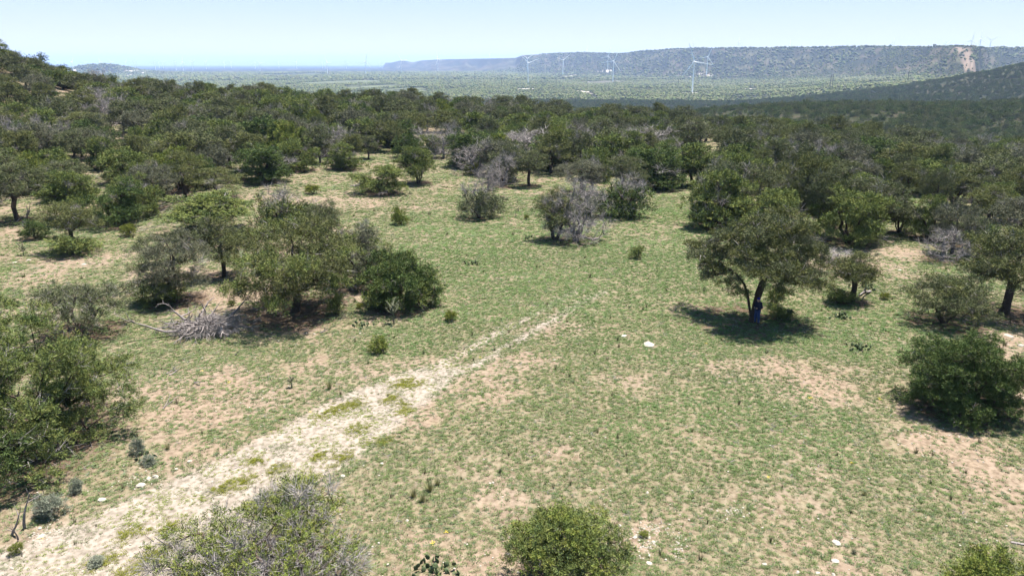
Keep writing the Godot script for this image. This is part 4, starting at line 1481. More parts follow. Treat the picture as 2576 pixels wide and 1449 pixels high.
func build_edge() -> void:
	var rng := RandomNumberGenerator.new()
	rng.seed = 17
	var names := {"juniper": "juniper_tree", "pinyon": "pinyon_tree", "dead": "dead_tree", "half": "half_dead_juniper"}
	for e in EDGE:
		var p := ground_at(e[2], e[3])
		var r: float = (e[5] - e[4]) * 0.5 / per_metre(p + Vector3(0, 2, 0)) * 1.06
		var h: float = height_over(p, e[6]) - 0.04 * r
		var t: Dictionary = PROTO[e[0]][e[1]]
		put_tree(names[e[0]], t, p, rng.randf() * TAU, Vector3(r / t.r, h / t.h, r / t.r), e[7], "tree", "trees round the clearing")
	for e in LOW:
		var p := ground_at(e[2], e[3])
		var m := per_metre(p)
		var t: Dictionary = PROTO[e[0]][e[1]]
		put_tree(e[7], t, p, rng.randf() * TAU, Vector3(e[4] * 0.5 / m / t.r, e[5] / m / t.h * 1.05, e[4] * 0.5 / m / t.r), e[6], "shrub", "low shrubs in the clearing")

# where trees stand free of the woodland: the clearing, as base points in the frame
const CLEARING := [[-300, 1900], [-300, 585], [60, 572], [170, 590], [260, 575], [380, 545], [560, 505], [625, 462], [720, 445], [800, 434], [900, 430], [960, 402], [1100, 398], [1180, 440], [1290, 484], [1400, 492], [1530, 500], [1640, 482], [1700, 450],
	[1730, 372], [1800, 368], [1836, 430], [1735, 470], [1722, 582], [1860, 600], [2000, 598], [2100, 628], [2230, 622], [2330, 640], [2440, 640], [2900, 600], [2900, 1900]]

# size and shape, then what stands next to it, then where in the woodland
func woodland_label(t: Dictionary, look: String, found: Array, poly: PackedVector2Array) -> String:
	var size := "middling"
	if t.h > 5.3:
		size = "tall"
	elif t.h < 3.4:
		size = "low"
	elif t.r > 2.9:
		size = "broad"
	elif t.r < 2.0:
		size = "slim"
	var words := {"juniper": "a juniper", "pinyon": "a pinyon", "dead": "a dead tree", "half": "a half-dead one"}
	var gaps := []
	for o in found:
		if o == t:
			continue
		var g: float = o.p.distance_to(t.p)
		if g < 9.0:
			gaps.append([g, o.kind])
	gaps.sort_custom(func(a, b): return a[0] < b[0])
	var next := "standing apart from other trees"
	if gaps.size() == 1:
		next = "beside only " + words[gaps[0][1]]
	elif gaps.size() > 1:
		if gaps[0][1] == gaps[1][1]:
			next = "between two " + {"juniper": "junipers", "pinyon": "pinyons", "dead": "dead trees", "half": "half-dead ones"}[gaps[0][1]]
		else:
			next = "between %s and %s" % [words[gaps[0][1]], words[gaps[1][1]]]
	var where := "deep in the woodland"
	if bump(t.p.x, t.p.z, -150.0, -172.0, 26.0, 36.0, 1.0) > 0.35:
		where = "on the stony hillside"
	elif t.d > 196.0:
		where = "along the plateau's rim"
	else:
		for k in 8:
			var q: Vector3 = t.p + Vector3(cos(TAU * k / 8.0), 0, sin(TAU * k / 8.0)) * 6.5
			if Geometry2D.is_point_in_polygon(to_frame(q), poly):
				where = "at the clearing's edge"
	return "%s %s %s %s" % [size, look, next, where]

func build_woodland() -> void:
	var rng := RandomNumberGenerator.new()
	rng.seed = 2024
	var poly := PackedVector2Array()
	for c in CLEARING:
		poly.append(Vector2(c[0], c[1]))
	var found := []
	var step := 4.95
	for j in range(8, 50):
		for i in range(-41, 42):
			var x := i * step + rng.randf_range(-2.1, 2.1)
			var z := -j * step + rng.randf_range(-2.1, 2.1)
			var roll := rng.randf()
			var roll_b := rng.randf()
			var size := rng.randf()
			var which := rng.randi()
			var turn := rng.randf() * TAU
			var stretch := rng.randf()
			var d := sqrt(x * x + z * z)
			var az := rad_to_deg(atan2(x, -z))
			if d > 232.0 or absf(az) > 43.0:
				continue
			var p := Vector3(x, height(x, z), z)
			var f := to_frame(p)
			if Geometry2D.is_point_in_polygon(f, poly):
				continue
			var open := noise_b.get_noise_2d(x * 0.4 + 500.0, z * 0.4)
			if open < -0.18 and roll_b < 0.8 or roll_b < 0.08:
				continue
			var hill := bump(x, z, -150.0, -172.0, 26.0, 36.0, 1.0)
			if hill > 0.35 and roll_b < 0.45:
				continue
			var r := lerpf(1.6, 3.6, size)
			var clash := false
			for s in STANDS:
				if Vector2(x - s[0], z - s[1]).length() < (s[2] + r) * 0.62:
					clash = true
					break
			if clash:
				continue
			var kind := "juniper"
			if roll < 0.44:
				kind = "pinyon"
			elif roll < 0.53:
				kind = "dead"
			elif roll < 0.59:
				kind = "half"
			var small := 1.0 - 0.5 * clampf(hill, 0.0, 1.0)
			found.append({"p": p, "kind": kind, "r": r * small, "h": small * lerpf(3.0, 6.2, size * 0.6 + stretch * 0.4) * (1.2 if kind == "pinyon" else 1.0), "which": which, "turn": turn, "d": d})
	found.sort_custom(func(a, b): return a.d < b.d)
	var names := {"juniper": "juniper_tree", "pinyon": "pinyon_tree", "dead": "dead_tree", "half": "half_dead_juniper"}
	var says := {
		"juniper": ["mid-green juniper", "dark green juniper", "bright yellow-green juniper"],
		"pinyon": ["grey-green pinyon", "olive pinyon", "dusty grey pinyon"],
		"dead": ["leafless dead tree"], "half": ["half-dead juniper"]}
	var look := {"juniper": [0, 1, 2, 0, 1, 0], "pinyon": [0, 1, 2, 0, 1, 0], "dead": [0, 0, 0, 0], "half": [0, 0, 0]}
	var groups := {"juniper": "junipers of the woodland", "pinyon": "pinyons of the woodland", "dead": "dead trees of the woodland", "half": "half-dead junipers of the woodland"}
	var many := {}
	var rest := {}
	for t in found:
		var n: int = many.get(t.kind, 0)
		many[t.kind] = n + 1
		var k: int = t.which % PROTO[t.kind].size()
		if t.kind == "juniper" and k == 2 and t.which % 7 > 2:
			k = 0
		var T: Dictionary = (PROTO if t.d < 105.0 else PROTO_DEEP)[t.kind][k]
		var s := Vector3(t.r / T.r, t.h / T.h, t.r / T.r)
		if n < 255:
			var l: String = says[t.kind][look[t.kind][k]]
			l = woodland_label(t, l, found, poly)
			put_tree(names[t.kind], T, t.p, t.turn, s, l, "tree", groups[t.kind])
		else:
			var key := "%s/%d" % [t.kind, k]
			if not rest.has(key):
				rest[key] = PackedFloat32Array()
			add_copy(rest[key], t.p, t.turn, s.x, s.y, Color.WHITE)
	print("woodland ", found.size(), " ", many)
	if rest.size() > 0:
		var o := Node3D.new()
		o.name = "woodland_beyond"
		add_child(o)
		o.set_meta("kind", "stuff")
		tag(o, "farther rows of pinyon and juniper along the edge of the plateau", "woods")
		for key in rest:
			var kk: PackedStringArray = key.split("/")
			var T: Dictionary = PROTO_DEEP[kk[0]][int(kk[1])]
			for m in ["wood", "grey", "leaf", "twig"]:
				if T.has(m) and T[m].get_surface_count() > 0:
					scatter("trees", o, T[m], rest[key])

# ---------------------------------------------------------------- dead wood
func limb(rng: RandomNumberGenerator, s: Soup, a: Vector3, dir: Vector3, long: float, r: float, bend: float, forks: int) -> void:
	var n := 7
	var p := a
	var d := dir.normalized()
	for i in n:
		var f := (i + 1.0) / n
		d = (d + Vector3(rng.randf_range(-1, 1), rng.randf_range(-0.8, 0.8), rng.randf_range(-1, 1)) * bend).normalized()
		var q := p + d * long / n
		if q.y < 0.03:
			q.y = 0.03
		frustum(s, p, q, r * (1.0 - 0.85 * (f - 1.0 / n)), r * (1.0 - 0.85 * f), 6 if r > 0.03 else 4)
		if forks > 0 and i > 1 and rng.randf() < 0.45:
			limb(rng, s, q, (d + Vector3(rng.randfn(), rng.randfn() * 0.6 + 0.15, rng.randfn()) * 0.8), long * rng.randf_range(0.25, 0.5), r * (1.0 - 0.8 * f), bend * 1.3, forks - 1)
		p = q

func build_dead_wood() -> void:
	var rng := RandomNumberGenerator.new()
	rng.seed = 64
	var p := ground_at(508, 834)
	var o := thing("fallen_dead_tree", p)
	var m := 1.0 / per_metre(p)
	# main limbs: start and end in the frame relative to the middle of the heap, rise of the end, radius
	for b in [[[-20, 5], [-148, 30], 0.05, 0.10], [[-30, -8], [-100, -45], 0.7, 0.09], [[-40, -5], [-118, -28], 0.45, 0.07], [[-28, -30], [-28, -82], 0.9, 0.10], [[-26, -44], [-8, -66], 0.9, 0.05], [[45, -30], [100, -58], 0.7, 0.09], [[100, -58], [140, -66], 0.75, 0.05],
			[[0, -40], [20, 8], 0.5, 0.12], [[5, 5], [-32, 42], 0.05, 0.08], [[15, 0], [20, 26], 0.05, 0.06], [[50, 0], [72, 18], 0.05, 0.07], [[-50, 10], [-96, 4], 0.2, 0.06], [[60, -5], [110, 12], 0.1, 0.05], [[30, -10], [95, -30], 0.4, 0.06], [[-10, -20], [30, -55], 0.8, 0.06],
			[[10, -10], [60, 5], 0.25, 0.09], [[-15, 0], [-60, 0], 0.3, 0.08], [[55, 8], [68, 30], 0.12, 0.09]]:
		var s := Soup.new()
		var a := Vector3(b[0][0] * m, 0.4, b[0][1] * m / 0.5)
		var e := Vector3(b[1][0] * m, b[2] * 1.5, b[1][1] * m / 0.5 + b[2] * 1.4)
		limb(rng, s, a, e - a, a.distance_to(e) * 1.1, b[3] * 1.15, 0.34, 2)
		part("branch", s.mesh(M.dead), o)
	for k in 90:
		var s := Soup.new()
		var at := rng.randf() * TAU
		limb(rng, s, Vector3(rng.randfn() * 0.75, rng.randf_range(0.1, 0.75), rng.randfn() * 0.6), Vector3(cos(at), rng.randf_range(-0.3, 0.8), sin(at)), rng.randf_range(0.5, 1.4), rng.randf_range(0.025, 0.075), 0.42, 2)
		part("branch", s.mesh(M.dead), o)
	var tw := Soup.new()
	for k in 700:
		var q := Vector3(rng.randfn() * 0.85 + 0.4, absf(rng.randfn()) * 0.34 + 0.06, rng.randfn() * 0.6)
		spray(tw, "twig", "", rng, q, Vector3(q.x + rng.randfn() * 0.6, rng.randf_range(-0.15, 0.25), q.z + rng.randfn() * 0.6), rng.randf_range(0.3, 0.7))
	part("twigs", tw.mesh(M.twig), o)
	tag(o, "uprooted bleached tree lying as a tangle of branches in the grass", "fallen tree")
	# single fallen pieces: from, to in the frame, radius, label
	for b in [[[425, 945], [462, 930], 0.04, "forked bleached stick lying on bare soil below the fallen tree", 1], [[408, 1030], [448, 1002], 0.03, "long thin bleached stick at the huge juniper's edge", 1], [[590, 893], [606, 895], 0.04, "short pale stick in grass below the fallen tree", 0],
			[[488, 962], [505, 975], 0.025, "small forked twig on the sparse grass", 1], [[805, 838], [830, 835], 0.05, "pale curved branch lying beyond the big dense pinyon", 0], [[2190, 735], [2160, 755], 0.11, "twisted grey stump leaning by the round-topped pinyon", 1],
			[[370, 545], [440, 512], 0.07, "pale bent branches sticking out of the brush heap", 3], [[60, 560], [92, 520], 0.12, "twisted grey branch standing beside the small dark juniper", 2], [[2360, 492], [2400, 512], 0.16, "fallen grey trunk under the flat-topped pinyon", 2],
			[[745, 432], [748, 402], 0.13, "short bleached stump in front of a juniper", 0], [[890, 470], [935, 478], 0.09, "dead limb on the grass under the spreading juniper", 2], [[2110, 352], [2125, 322], 0.14, "white crooked snag rising from the woodland", 1],
			[[2070, 350], [2120, 330], 0.2, "white forked dead trunk in the woodland", 2], [[300, 590], [420, 560], 0.04, "heap of curved grey sticks under the ragged juniper", 3], [[60, 1330], [70, 1240], 0.06, "grey dead twigs at the huge juniper's foot", 3]]:
		var a := ground_at(b[0][0], b[0][1])
		var e := ground_at(b[1][0], b[1][1])
		var rise := 0.12
		if absf(b[1][0] - b[0][0]) < absf(b[1][1] - b[0][1]) or b[0][1] < 560:
			rise = absf(b[1][1] - b[0][1]) / per_metre(a) * 1.05
			e = a + Vector3((b[1][0] - b[0][0]) / per_metre(a), 0, 0)
		var t := thing("dead_branch" if not b[3].contains("stump") else "stump", a)
		for k in 1 + int(b[4]):
			var s := Soup.new()
			var off := Vector3(rng.randfn(), 0, rng.randfn()) * 0.25 * k
			limb(rng, s, Vector3(0, b[2] * 0.6, 0) + off, e - a + Vector3(rng.randfn() * 0.3 * k, rise, rng.randfn() * 0.3 * k), (e - a + Vector3(0, rise, 0)).length() * (1.0 - 0.12 * k), b[2] * (1.0 - 0.2 * k), 0.16, 2)
			part("branch", s.mesh(M.dead), t)
		tag(t, b[3], "dead wood", "pieces of dead wood")

# ---------------------------------------------------------------- stones
func stone_mesh(rng: RandomNumberGenerator, flat: float) -> ArrayMesh:
	var s := Soup.new()
	ball(s, Vector3.ZERO, Vector3.ONE, 6, 9)
	var moved := {}
	for i in s.v.size():
		var key := (s.v[i] * 40.0).round()
		if not moved.has(key):
			var q := s.v[i]
			moved[key] = Vector3(q.x, q.y * flat, q.z) * (0.78 + 0.3 * absf(q.x + q.z * 0.5) * 0.4 + rng.randf_range(-0.1, 0.2))
		s.v[i] = moved[key]
	s.n.clear()
	return s.mesh(M.rock)

func build_stones() -> void:
	var rng := RandomNumberGenerator.new()
	rng.seed = 88
	var shapes := [stone_mesh(rng, 0.28), stone_mesh(rng, 0.5), stone_mesh(rng, 0.7), stone_mesh(rng, 0.4)]
	# column, row, width in pixels, shape, label
	for s in [[1633, 867, 46, 0, "large flat white rock slab alone in the grass"], [1570, 845, 22, 0, "thin pale rock edge beside the flat white slab"],
			[352, 1222, 28, 1, "big white stone beside the track under the huge juniper"], [390, 1200, 20, 2, "squarish white stone at the track's edge"], [372, 1203, 22, 0, "slanted pale stone touching the squarish one"], [475, 1161, 14, 2, "white stone on brown soil above the track"], [442, 1180, 11, 1, "small pale stone between track stones"],
			[255, 1258, 26, 1, "white knobbly stone half in brown litter"], [98, 1330, 14, 2, "rounded white stone near the sagebrush"], [100, 1350, 26, 0, "crumbled white stones beside the weed clump"], [862, 1198, 16, 1, "white stone at the grassy edge of the track"], [960, 1166, 12, 1, "pale stone just beyond the track's grassy edge"],
			[1024, 1310, 11, 2, "little white stone by the half-bare juniper"], [1240, 1215, 10, 2, "bright white cobble in patchy grass"], [1233, 1216, 9, 1, "white cobble next to the bright one"], [2105, 1366, 30, 1, "angular white rock in green grass"], [2103, 1412, 24, 1, "grey-white split rock in the grass"],
			[2058, 1442, 16, 1, "white stone by rubble in the grass"], [2008, 1440, 14, 2, "pale stone in the grass near the angular rock"], [2098, 1446, 14, 2, "rounded pale stone below the angular rock"], [1629, 1240, 12, 2, "pointed white stone in thick grass"], [1598, 1352, 16, 1, "pale stone at the rim of the rubble patch"], [1633, 1352, 16, 0, "flat pale stone on the rubble patch"],
			[1645, 1364, 14, 1, "white cobble below the rubble patch"], [1634, 1418, 20, 1, "smooth white stone on bare soil by the bright juniper"], [1925, 1420, 16, 1, "broad white stone among weeds"], [1872, 1300, 9, 2, "white pebble stone in dense grass"], [1870, 1278, 8, 2, "small pale stone in dense grass"], [1560, 1322, 10, 1, "pale stone above the bright juniper"],
			[905, 839, 8, 1, "white cobble beyond the curved pale branch"], [790, 840, 8, 1, "white cobble beside the curved pale branch"], [700, 858, 8, 1, "white cobble in grass by the big pinyon's shadow"], [770, 838, 7, 1, "pale cobble near the big pinyon's shadow"], [2540, 845, 30, 0, "stony white ledge at the clearing's edge by the round dark juniper"],
			[2570, 870, 20, 1, "pale rock on the stony ledge"], [2265, 680, 14, 1, "pale stone on the bare patch"], [2300, 725, 10, 1, "white stone by the bushy pinyon"], [35, 660, 16, 0, "white stone in stony grass near the cholla sapling"], [210, 665, 18, 0, "pale flat stone below the forked pinyon's dark bush"],
			[70, 655, 14, 1, "pale rock in stony grass"], [1395, 905, 10, 0, "small pale slab in patchy soil"], [1185, 880, 10, 1, "white cobble where the ruts begin"]]:
		var p := ground_at(s[0], s[1])
		var r: float = s[2] * 0.5 / per_metre(p)
		var o := part("limestone_rock", shapes[s[3]], self)
		o.position = p - Vector3(0, r * 0.05, 0)
		o.rotation.y = rng.randf() * TAU
		o.scale = Vector3(r, r * rng.randf_range(0.8, 1.1), r * rng.randf_range(0.7, 1.0))
		tag(o, s[4], "rock", "pale rocks in the clearing")
	# loose rubble on the bare patch
	var b := PackedFloat32Array()
	for k in 420:
		var c: Array = [[1600, 1350, 26, 16], [1625, 1375, 16, 14], [1705, 1375, 8, 22], [1840, 1285, 20, 8], [2400, 1090, 40, 16], [2545, 855, 26, 20], [100, 1345, 20, 14], [360, 1205, 30, 12], [1640, 1330, 18, 8]][k % 9]
		var p := ground_at(c[0] + rng.randfn() * c[2], c[1] + rng.randfn() * c[3])
		var r := rng.randf_range(0.015, 0.05)
		add_copy(b, p, rng.randf() * TAU, r, r, Color.WHITE)
	var o := scatter("rubble", self, shapes[2], b)
	o.set_meta("kind", "stuff")
	tag(o, "loose pale limestone rubble on the bare patches", "rubble")

# ---------------------------------------------------------------- cacti
func build_cacti() -> void:
	var rng := RandomNumberGenerator.new()
	rng.seed = 93
	for c in [[910, 822, 9, "flat prickly pear cluster on bare soil by the big pinyon's shadow"], [1085, 1440, 16, "large prickly pear clump beside sparse grass and the half-bare juniper"], [2160, 880, 14, "spreading prickly pear in the open grass below the grey stump"], [2190, 728, 10, "row of prickly pears in short grass"],
			[2118, 800, 14, "yellowish prickly pear patch below the round-topped pinyon"], [2150, 1413, 0, ""], [1180, 665, 6, "small prickly pear patch in the middle of the clearing"], [942, 875, 0, ""], [365, 1163, 6, "prickly pear on brown litter under the huge juniper"], [2165, 1413, 0, ""], [1330, 600, 6, "small prickly pear near the half-dead bush"]]:
		if c[2] == 0:
			continue
		var p := ground_at(c[0], c[1])
		var o := thing("prickly_pear", p)
		for k in int(c[2]) * 2:
			var s := Soup.new()
			var low := k < int(c[2])
			var turn := Basis(Vector3.UP, rng.randf() * TAU) * Basis(Vector3.RIGHT, rng.randf_range(-0.5, 0.5)) * Basis(Vector3.BACK, rng.randf_range(-0.5, 0.5))
			var q := Vector3(rng.randfn() * 0.34, 0.09 if low else 0.24, rng.randfn() * 0.28)
			ball(s, q, Vector3(0.085, 0.11, 0.025), 5, 7, turn)
			part("pad", s.mesh(M.cactus), o)
		tag(o, c[3], "cactus", "prickly pears in the clearing")
	for c in [[990, 815, 62, 12, "tall pale cholla cactus before the dark upright juniper"], [733, 975, 26, 5, "small spindly cholla on the sparse grass"], [1298, 546, 34, 1, "thin dead cholla stalk beside the half-dead bush"], [57, 642, 30, 8, "young cholla in stony grass"], [1985, 805, 30, 7, "spiky cholla in the shading tree's shadow"], [2150, 1392, 8, 4, "tiny cholla in thick grass"]]:
		var p := ground_at(c[0], c[1])
		var tall: float = c[2] / per_metre(p)
		var o := thing("cholla", p)
		var st := Soup.new()
		limb(rng, st, Vector3(0, -0.03, 0), Vector3.UP, tall * 0.8, 0.05, 0.06, 0)
		part("stem", st.mesh(M.cholla), o)
		for k in int(c[3]):
			var s := Soup.new()
			var a := rng.randf() * TAU
			var y := tall * rng.randf_range(0.3, 0.8)
			var q := Vector3(0, y, 0)
			var d := Vector3(cos(a), 0.55, sin(a)).normalized()
			for i in 3:
				var e := q + d * tall * 0.13
				frustum(s, q, e, 0.035, 0.03, 6)
				ball(s, e, Vector3.ONE * 0.04, 4, 6)
				for t in 5:
					spray(s, "twig", "", rng, e, Vector3(rng.randfn(), rng.randfn() + 0.6, rng.randfn()), 0.13)
				while s.n.size() < s.v.size():
					s.n.append(Vector3.UP)
				q = e
				d = (d + Vector3(rng.randfn() * 0.3, 0.45, rng.randfn() * 0.3)).normalized()
			part("joint", s.mesh(M.cholla), o)
		tag(o, c[4], "cactus", "chollas in the clearing")
	# dry bunch grass clumps big enough to tell apart
	for c in [[828, 978, 34, "tall straw-coloured bunch grass clump in the sparse grass"], [1080, 1235, 40, "grey-green bunch grass clump with long blades"], [1040, 1250, 34, "bunch grass clump beside the long-bladed one"], [1062, 1262, 30, "dry grey bunch grass clump under the long-bladed one"], [1100, 1220, 26, "thin bunch grass clump behind the long-bladed one"], [965, 880, 30, "straw bunch grass beside the bright green rounded shrub"],
			[2160, 1430, 0, ""], [420, 1130, 22, "dry bunch grass near the thin grey sagebrush"], [700, 1000, 0, ""], [2176, 1245, 14, "small rusty bunch grass tuft in green grass"]]:
		if c[2] == 0:
			continue
		var p := ground_at(c[0], c[1])
		var tall: float = c[2] / per_metre(p)
		var s := Soup.new()
		for k in 120:
			var a := rng.randf() * TAU
			var out := Vector3(cos(a), 0, sin(a))
			var b := out * rng.randf() * 0.07 - Vector3(0, 0.02, 0)
			var e := b + (out * rng.randf_range(0.1, 0.75) + Vector3(0, 1, 0)).normalized() * tall * rng.randf_range(0.6, 1.05)
			var w := out.cross(Vector3.UP) * 0.007
			s.v.append_array(PackedVector3Array([b - w, b + w, e]))
			var f := rng.randf_range(0.75, 1.2)
			for m in 3:
				s.c.append((Color(0.21, 0.19, 0.11) if k % 3 else Color(0.14, 0.155, 0.075)) * f)
		var o := part("bunch_grass", s.mesh(M.grass), self)
		o.position = p
		tag(o, c[3], "grass clump", "bunch grass clumps")

# ---------------------------------------------------------------- the person
func field(p: Vector3, bones: Array, k: float) -> float:
	var best := 10.0
	for b in bones:
		var a: Vector3 = b[0]
		var ab: Vector3 = b[2] - a
		var t := clampf((p - a).dot(ab) / maxf(ab.length_squared(), 1e-6), 0.0, 1.0)
		var d := p.distance_to(a + ab * t) - lerpf(b[1], b[3], t)
		var h := maxf(k - absf(d - best), 0.0) / k
		best = minf(d, best) - h * h * k * 0.25
	return best

func nets(s: Soup, bones: Array, cell: float, k: float, cut := 0.0) -> void:
	var lo := Vector3.ONE * 1e9
	var hi := -lo
	for b in bones:
		for e in [[0, 1], [2, 3]]:
			var r: Vector3 = Vector3.ONE * (b[e[1]] + cell * 2.0 + k * 0.5)
			lo = lo.min(b[e[0]] - r)
			hi = hi.max(b[e[0]] + r)
	var n := Vector3i(((hi - lo) / cell).ceil()) + Vector3i.ONE
	var val := PackedFloat32Array()
	val.resize(n.x * n.y * n.z)
	val.fill(1.0)
	var done := PackedByteArray()
	done.resize(val.size())
	# visit the grid in blocks of four; a block far from the surface keeps its block value
	for bz in range(0, n.z, 4):
		for by in range(0, n.y, 4):
			for bx in range(0, n.x, 4):
				var mid := lo + Vector3(bx + 1.5, by + 1.5, bz + 1.5) * cell
				var f := field(mid, bones, k)
				var far := absf(f) > cell * 4.6
				for z in range(bz, mini(bz + 4, n.z)):
					for y in range(by, mini(by + 4, n.y)):
						for x in range(bx, mini(bx + 4, n.x)):
							val[(z * n.y + y) * n.x + x] = f if far else field(lo + Vector3(x, y, z) * cell, bones, k)
	var at := {}
	var corners := [Vector3i(0, 0, 0), Vector3i(1, 0, 0), Vector3i(0, 1, 0), Vector3i(1, 1, 0), Vector3i(0, 0, 1), Vector3i(1, 0, 1), Vector3i(0, 1, 1), Vector3i(1, 1, 1)]
	var edges := [[0, 1], [2, 3], [4, 5], [6, 7], [0, 2], [1, 3], [4, 6], [5, 7], [0, 4], [1, 5], [2, 6], [3, 7]]
	for z in n.z - 1:
		for y in n.y - 1:
			for x in n.x - 1:
				var g := []
				var mask := 0
				for i in 8:
					var c: Vector3i = corners[i]
					var v := val[((z + c.z) * n.y + y + c.y) * n.x + x + c.x]
					g.append(v)
					if v < 0.0:
						mask |= 1 << i
				if mask == 0 or mask == 255:
					continue
				var sum := Vector3.ZERO
				var m := 0
				for e in edges:
					var a: float = g[e[0]]
					var b: float = g[e[1]]
					if (a < 0.0) != (b < 0.0):
						sum += Vector3(corners[e[0]]).lerp(Vector3(corners[e[1]]), a / (a - b))
						m += 1
				at[(z * n.y + y) * n.x + x] = lo + (Vector3(x, y, z) + sum / m) * cell
	for key in at:
		var x: int = key % n.x
		var y: int = (key / n.x) % n.y
		var z: int = key / (n.x * n.y)
		if x < 1 or y < 1 or z < 1:
			continue
		var v0 := val[key]
		for axis in 3:
			var step: int = [1, n.x, n.x * n.y][axis]
			var v1 := val[key + step]
			if (v0 < 0.0) == (v1 < 0.0):
				continue
			var u: int = [n.x, n.x * n.y, 1][axis]
			var w: int = [n.x * n.y, 1, n.x][axis]
			var q := [at.get(key), at.get(key - u), at.get(key - u - w), at.get(key - w)]
			if null in q:
				continue
			var out := Vector3.ZERO
			out[axis] = 1.0 if v0 < 0.0 else -1.0
			if (q[1] - q[0]).cross(q[2] - q[0]).dot(out) > 0.0:
				q.reverse()
			for t in [[0, 1, 2], [0, 2, 3]]:
				for i in t:
					s.v.append(q[i])
					var e := cell * 0.6
					var p: Vector3 = q[i]
					s.n.append(Vector3(field(p + Vector3(e, 0, 0), bones, k) - field(p - Vector3(e, 0, 0), bones, k), field(p + Vector3(0, e, 0), bones, k) - field(p - Vector3(0, e, 0), bones, k), field(p + Vector3(0, 0, e), bones, k) - field(p - Vector3(0, 0, e), bones, k)).normalized())

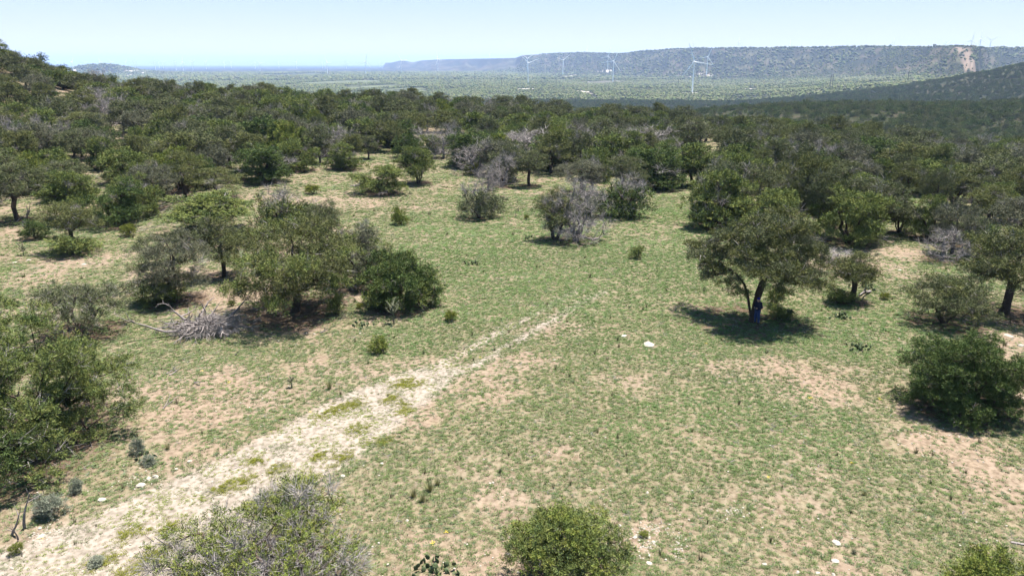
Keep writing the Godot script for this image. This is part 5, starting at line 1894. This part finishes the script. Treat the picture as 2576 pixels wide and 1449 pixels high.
func build_person() -> void:
	var p := ground_at(1904, 814)
	var o := thing("person", p, deg_to_rad(-48.0))
	var skin := plain("skin", Color(0.42, 0.27, 0.19), 0.6)
	var legs := []
	var arms := []
	var hands := []
	for s in [-1.0, 1.0]:
		var hip := Vector3(0.09 * s, 0.93, 0.0)
		var knee := Vector3(0.115 * s, 0.50, 0.03)
		var ankle := Vector3(0.13 * s, 0.09, -0.02)
		legs += [[hip, 0.095, knee, 0.065], [knee, 0.065, ankle, 0.048]]
		arms += [[Vector3(0.17 * s, 1.43, -0.01), 0.062, Vector3(0.25 * s, 1.15, 0.0), 0.05], [Vector3(0.25 * s, 1.15, 0.0), 0.05, Vector3(0.12 * s, 1.14, 0.24), 0.036]]
		var wrist := Vector3(0.12 * s, 1.14, 0.24)
		var palm := Vector3(0.09 * s, 1.14, 0.31)
		hands += [[wrist, 0.03, palm, 0.032]]
		for f in 4:
			var root := palm + Vector3(0.012 * s, 0.026 - 0.018 * f, 0.02)
			var tip := root + Vector3(-0.028 * s, -0.004, [0.035, 0.042, 0.038, 0.028][f])
			hands += [[root, 0.010, tip, 0.009], [tip, 0.009, tip + Vector3(-0.03 * s, 0.0, -0.006), 0.008]]
		hands += [[palm + Vector3(-0.012 * s, 0.022, -0.01), 0.011, palm + Vector3(-0.035 * s, 0.05, 0.012), 0.010], [palm + Vector3(-0.035 * s, 0.05, 0.012), 0.010, palm + Vector3(-0.05 * s, 0.05, 0.03), 0.009]]
	var torso := [[Vector3(-0.06, 0.97, 0), 0.115, Vector3(0.06, 0.97, 0), 0.115], [Vector3(0, 1.0, 0), 0.125, Vector3(0, 1.2, 0.0), 0.12], [Vector3(-0.05, 1.32, 0), 0.125, Vector3(0.05, 1.32, 0), 0.125], [Vector3(-0.12, 1.42, -0.01), 0.07, Vector3(0.12, 1.42, -0.01), 0.07], [Vector3(0, 1.44, -0.01), 0.06, Vector3(0, 1.54, 0.02), 0.054]]
	var head := [[Vector3(0, 1.66, 0.03), 0.088, Vector3(0, 1.68, 0.045), 0.085], [Vector3(0, 1.60, 0.075), 0.06, Vector3(0, 1.575, 0.085), 0.045], [Vector3(0, 1.645, 0.125), 0.012, Vector3(0, 1.62, 0.145), 0.016], [Vector3(-0.09, 1.645, 0.03), 0.018, Vector3(-0.092, 1.62, 0.03), 0.014], [Vector3(0.09, 1.645, 0.03), 0.018, Vector3(0.092, 1.62, 0.03), 0.014], [Vector3(-0.022, 1.585, 0.128), 0.008, Vector3(0.022, 1.585, 0.128), 0.008], [Vector3(0, 1.54, 0.02), 0.053, Vector3(0, 1.6, 0.04), 0.055]]
	var body := Soup.new()
	nets(body, torso + legs + arms + head, 0.028, 0.05)
	nets(body, hands, 0.0075, 0.006)
	part("body", body.mesh(skin), o)
	var grow := func(bones: Array, by: float): return bones.map(func(b): return [b[0], b[1] + by, b[2], b[3] + by])
	for s in [-1.0, 1.0]:
		var eye := Soup.new()
		ball(eye, Vector3(0.034 * s, 1.652, 0.116), Vector3(0.012, 0.008, 0.008), 4, 6)
		part("eye", eye.mesh(M.pole), o)
	var jk := Soup.new()
	nets(jk, grow.call(torso.slice(1, 4) + arms + [[Vector3(-0.05, 0.98, 0), 0.12, Vector3(0.05, 0.98, 0), 0.12], [Vector3(0, 1.47, -0.02), 0.07, Vector3(0, 1.5, -0.01), 0.06]], 0.024), 0.024, 0.05)
	part("jacket", jk.mesh(plain("navy_cloth", Color(0.018, 0.020, 0.040), 0.9)), o)
	var jn := Soup.new()
	nets(jn, grow.call([[Vector3(-0.05, 0.96, 0), 0.118, Vector3(0.05, 0.96, 0), 0.118]] + legs, 0.02), 0.022, 0.05)
	part("jeans", jn.mesh(plain("denim", Color(0.03, 0.045, 0.11), 0.9)), o)
	for s in [-1.0, 1.0]:
		var b := Soup.new()
		nets(b, [[Vector3(0.13 * s, 0.07, -0.05), 0.055, Vector3(0.14 * s, 0.045, 0.1), 0.045], [Vector3(0.14 * s, 0.045, 0.1), 0.045, Vector3(0.145 * s, 0.042, 0.17), 0.036], [Vector3(0.13 * s, 0.12, -0.02), 0.062, Vector3(0.13 * s, 0.06, -0.03), 0.06]], 0.016, 0.03)
		part("boot", b.mesh(plain("boot_leather", Color(0.05, 0.035, 0.025), 0.7)), o)
	var cp := Soup.new()
	nets(cp, [[Vector3(0, 1.69, 0.025), 0.104, Vector3(0, 1.70, 0.035), 0.102], [Vector3(0, 1.64, -0.03), 0.092, Vector3(0, 1.56, -0.04), 0.08], [Vector3(-0.03, 1.70, 0.125), 0.022, Vector3(-0.03, 1.69, 0.19), 0.012], [Vector3(0.03, 1.70, 0.125), 0.022, Vector3(0.03, 1.69, 0.19), 0.012]], 0.016, 0.02)
	part("hood_and_cap", cp.mesh(plain("blue_cap", Color(0.02, 0.02, 0.20), 0.85)), o)
	tag(o, "person in blue cap, navy jacket and jeans standing under a tree, looking down at hands", "person")
	# the remote control in the hands
	var r := thing("remote_control", p + Vector3(0, 1.145, 0) + Vector3(0, 0, 0.385).rotated(Vector3.UP, deg_to_rad(-48.0)), deg_to_rad(-48.0))
	var q := Soup.new()
	nets(q, [[Vector3(-0.055, 0, 0), 0.022, Vector3(0.055, 0, 0), 0.022], [Vector3(-0.06, 0, -0.02), 0.022, Vector3(-0.06, -0.01, -0.05), 0.018], [Vector3(0.06, 0, -0.02), 0.022, Vector3(0.06, -0.01, -0.05), 0.018]], 0.009, 0.015)
	part("shell", q.mesh(plain("grey_plastic", Color(0.12, 0.12, 0.13), 0.5)), r)
	var an := Soup.new()
	frustum(an, Vector3(-0.04, 0.01, 0.015), Vector3(-0.045, 0.07, 0.06), 0.006, 0.005, 6)
	frustum(an, Vector3(0.04, 0.01, 0.015), Vector3(0.045, 0.07, 0.06), 0.006, 0.005, 6)
	part("antenna", an.mesh(M.pole), r)
	tag(r, "small grey handheld remote control held by the person", "remote control")
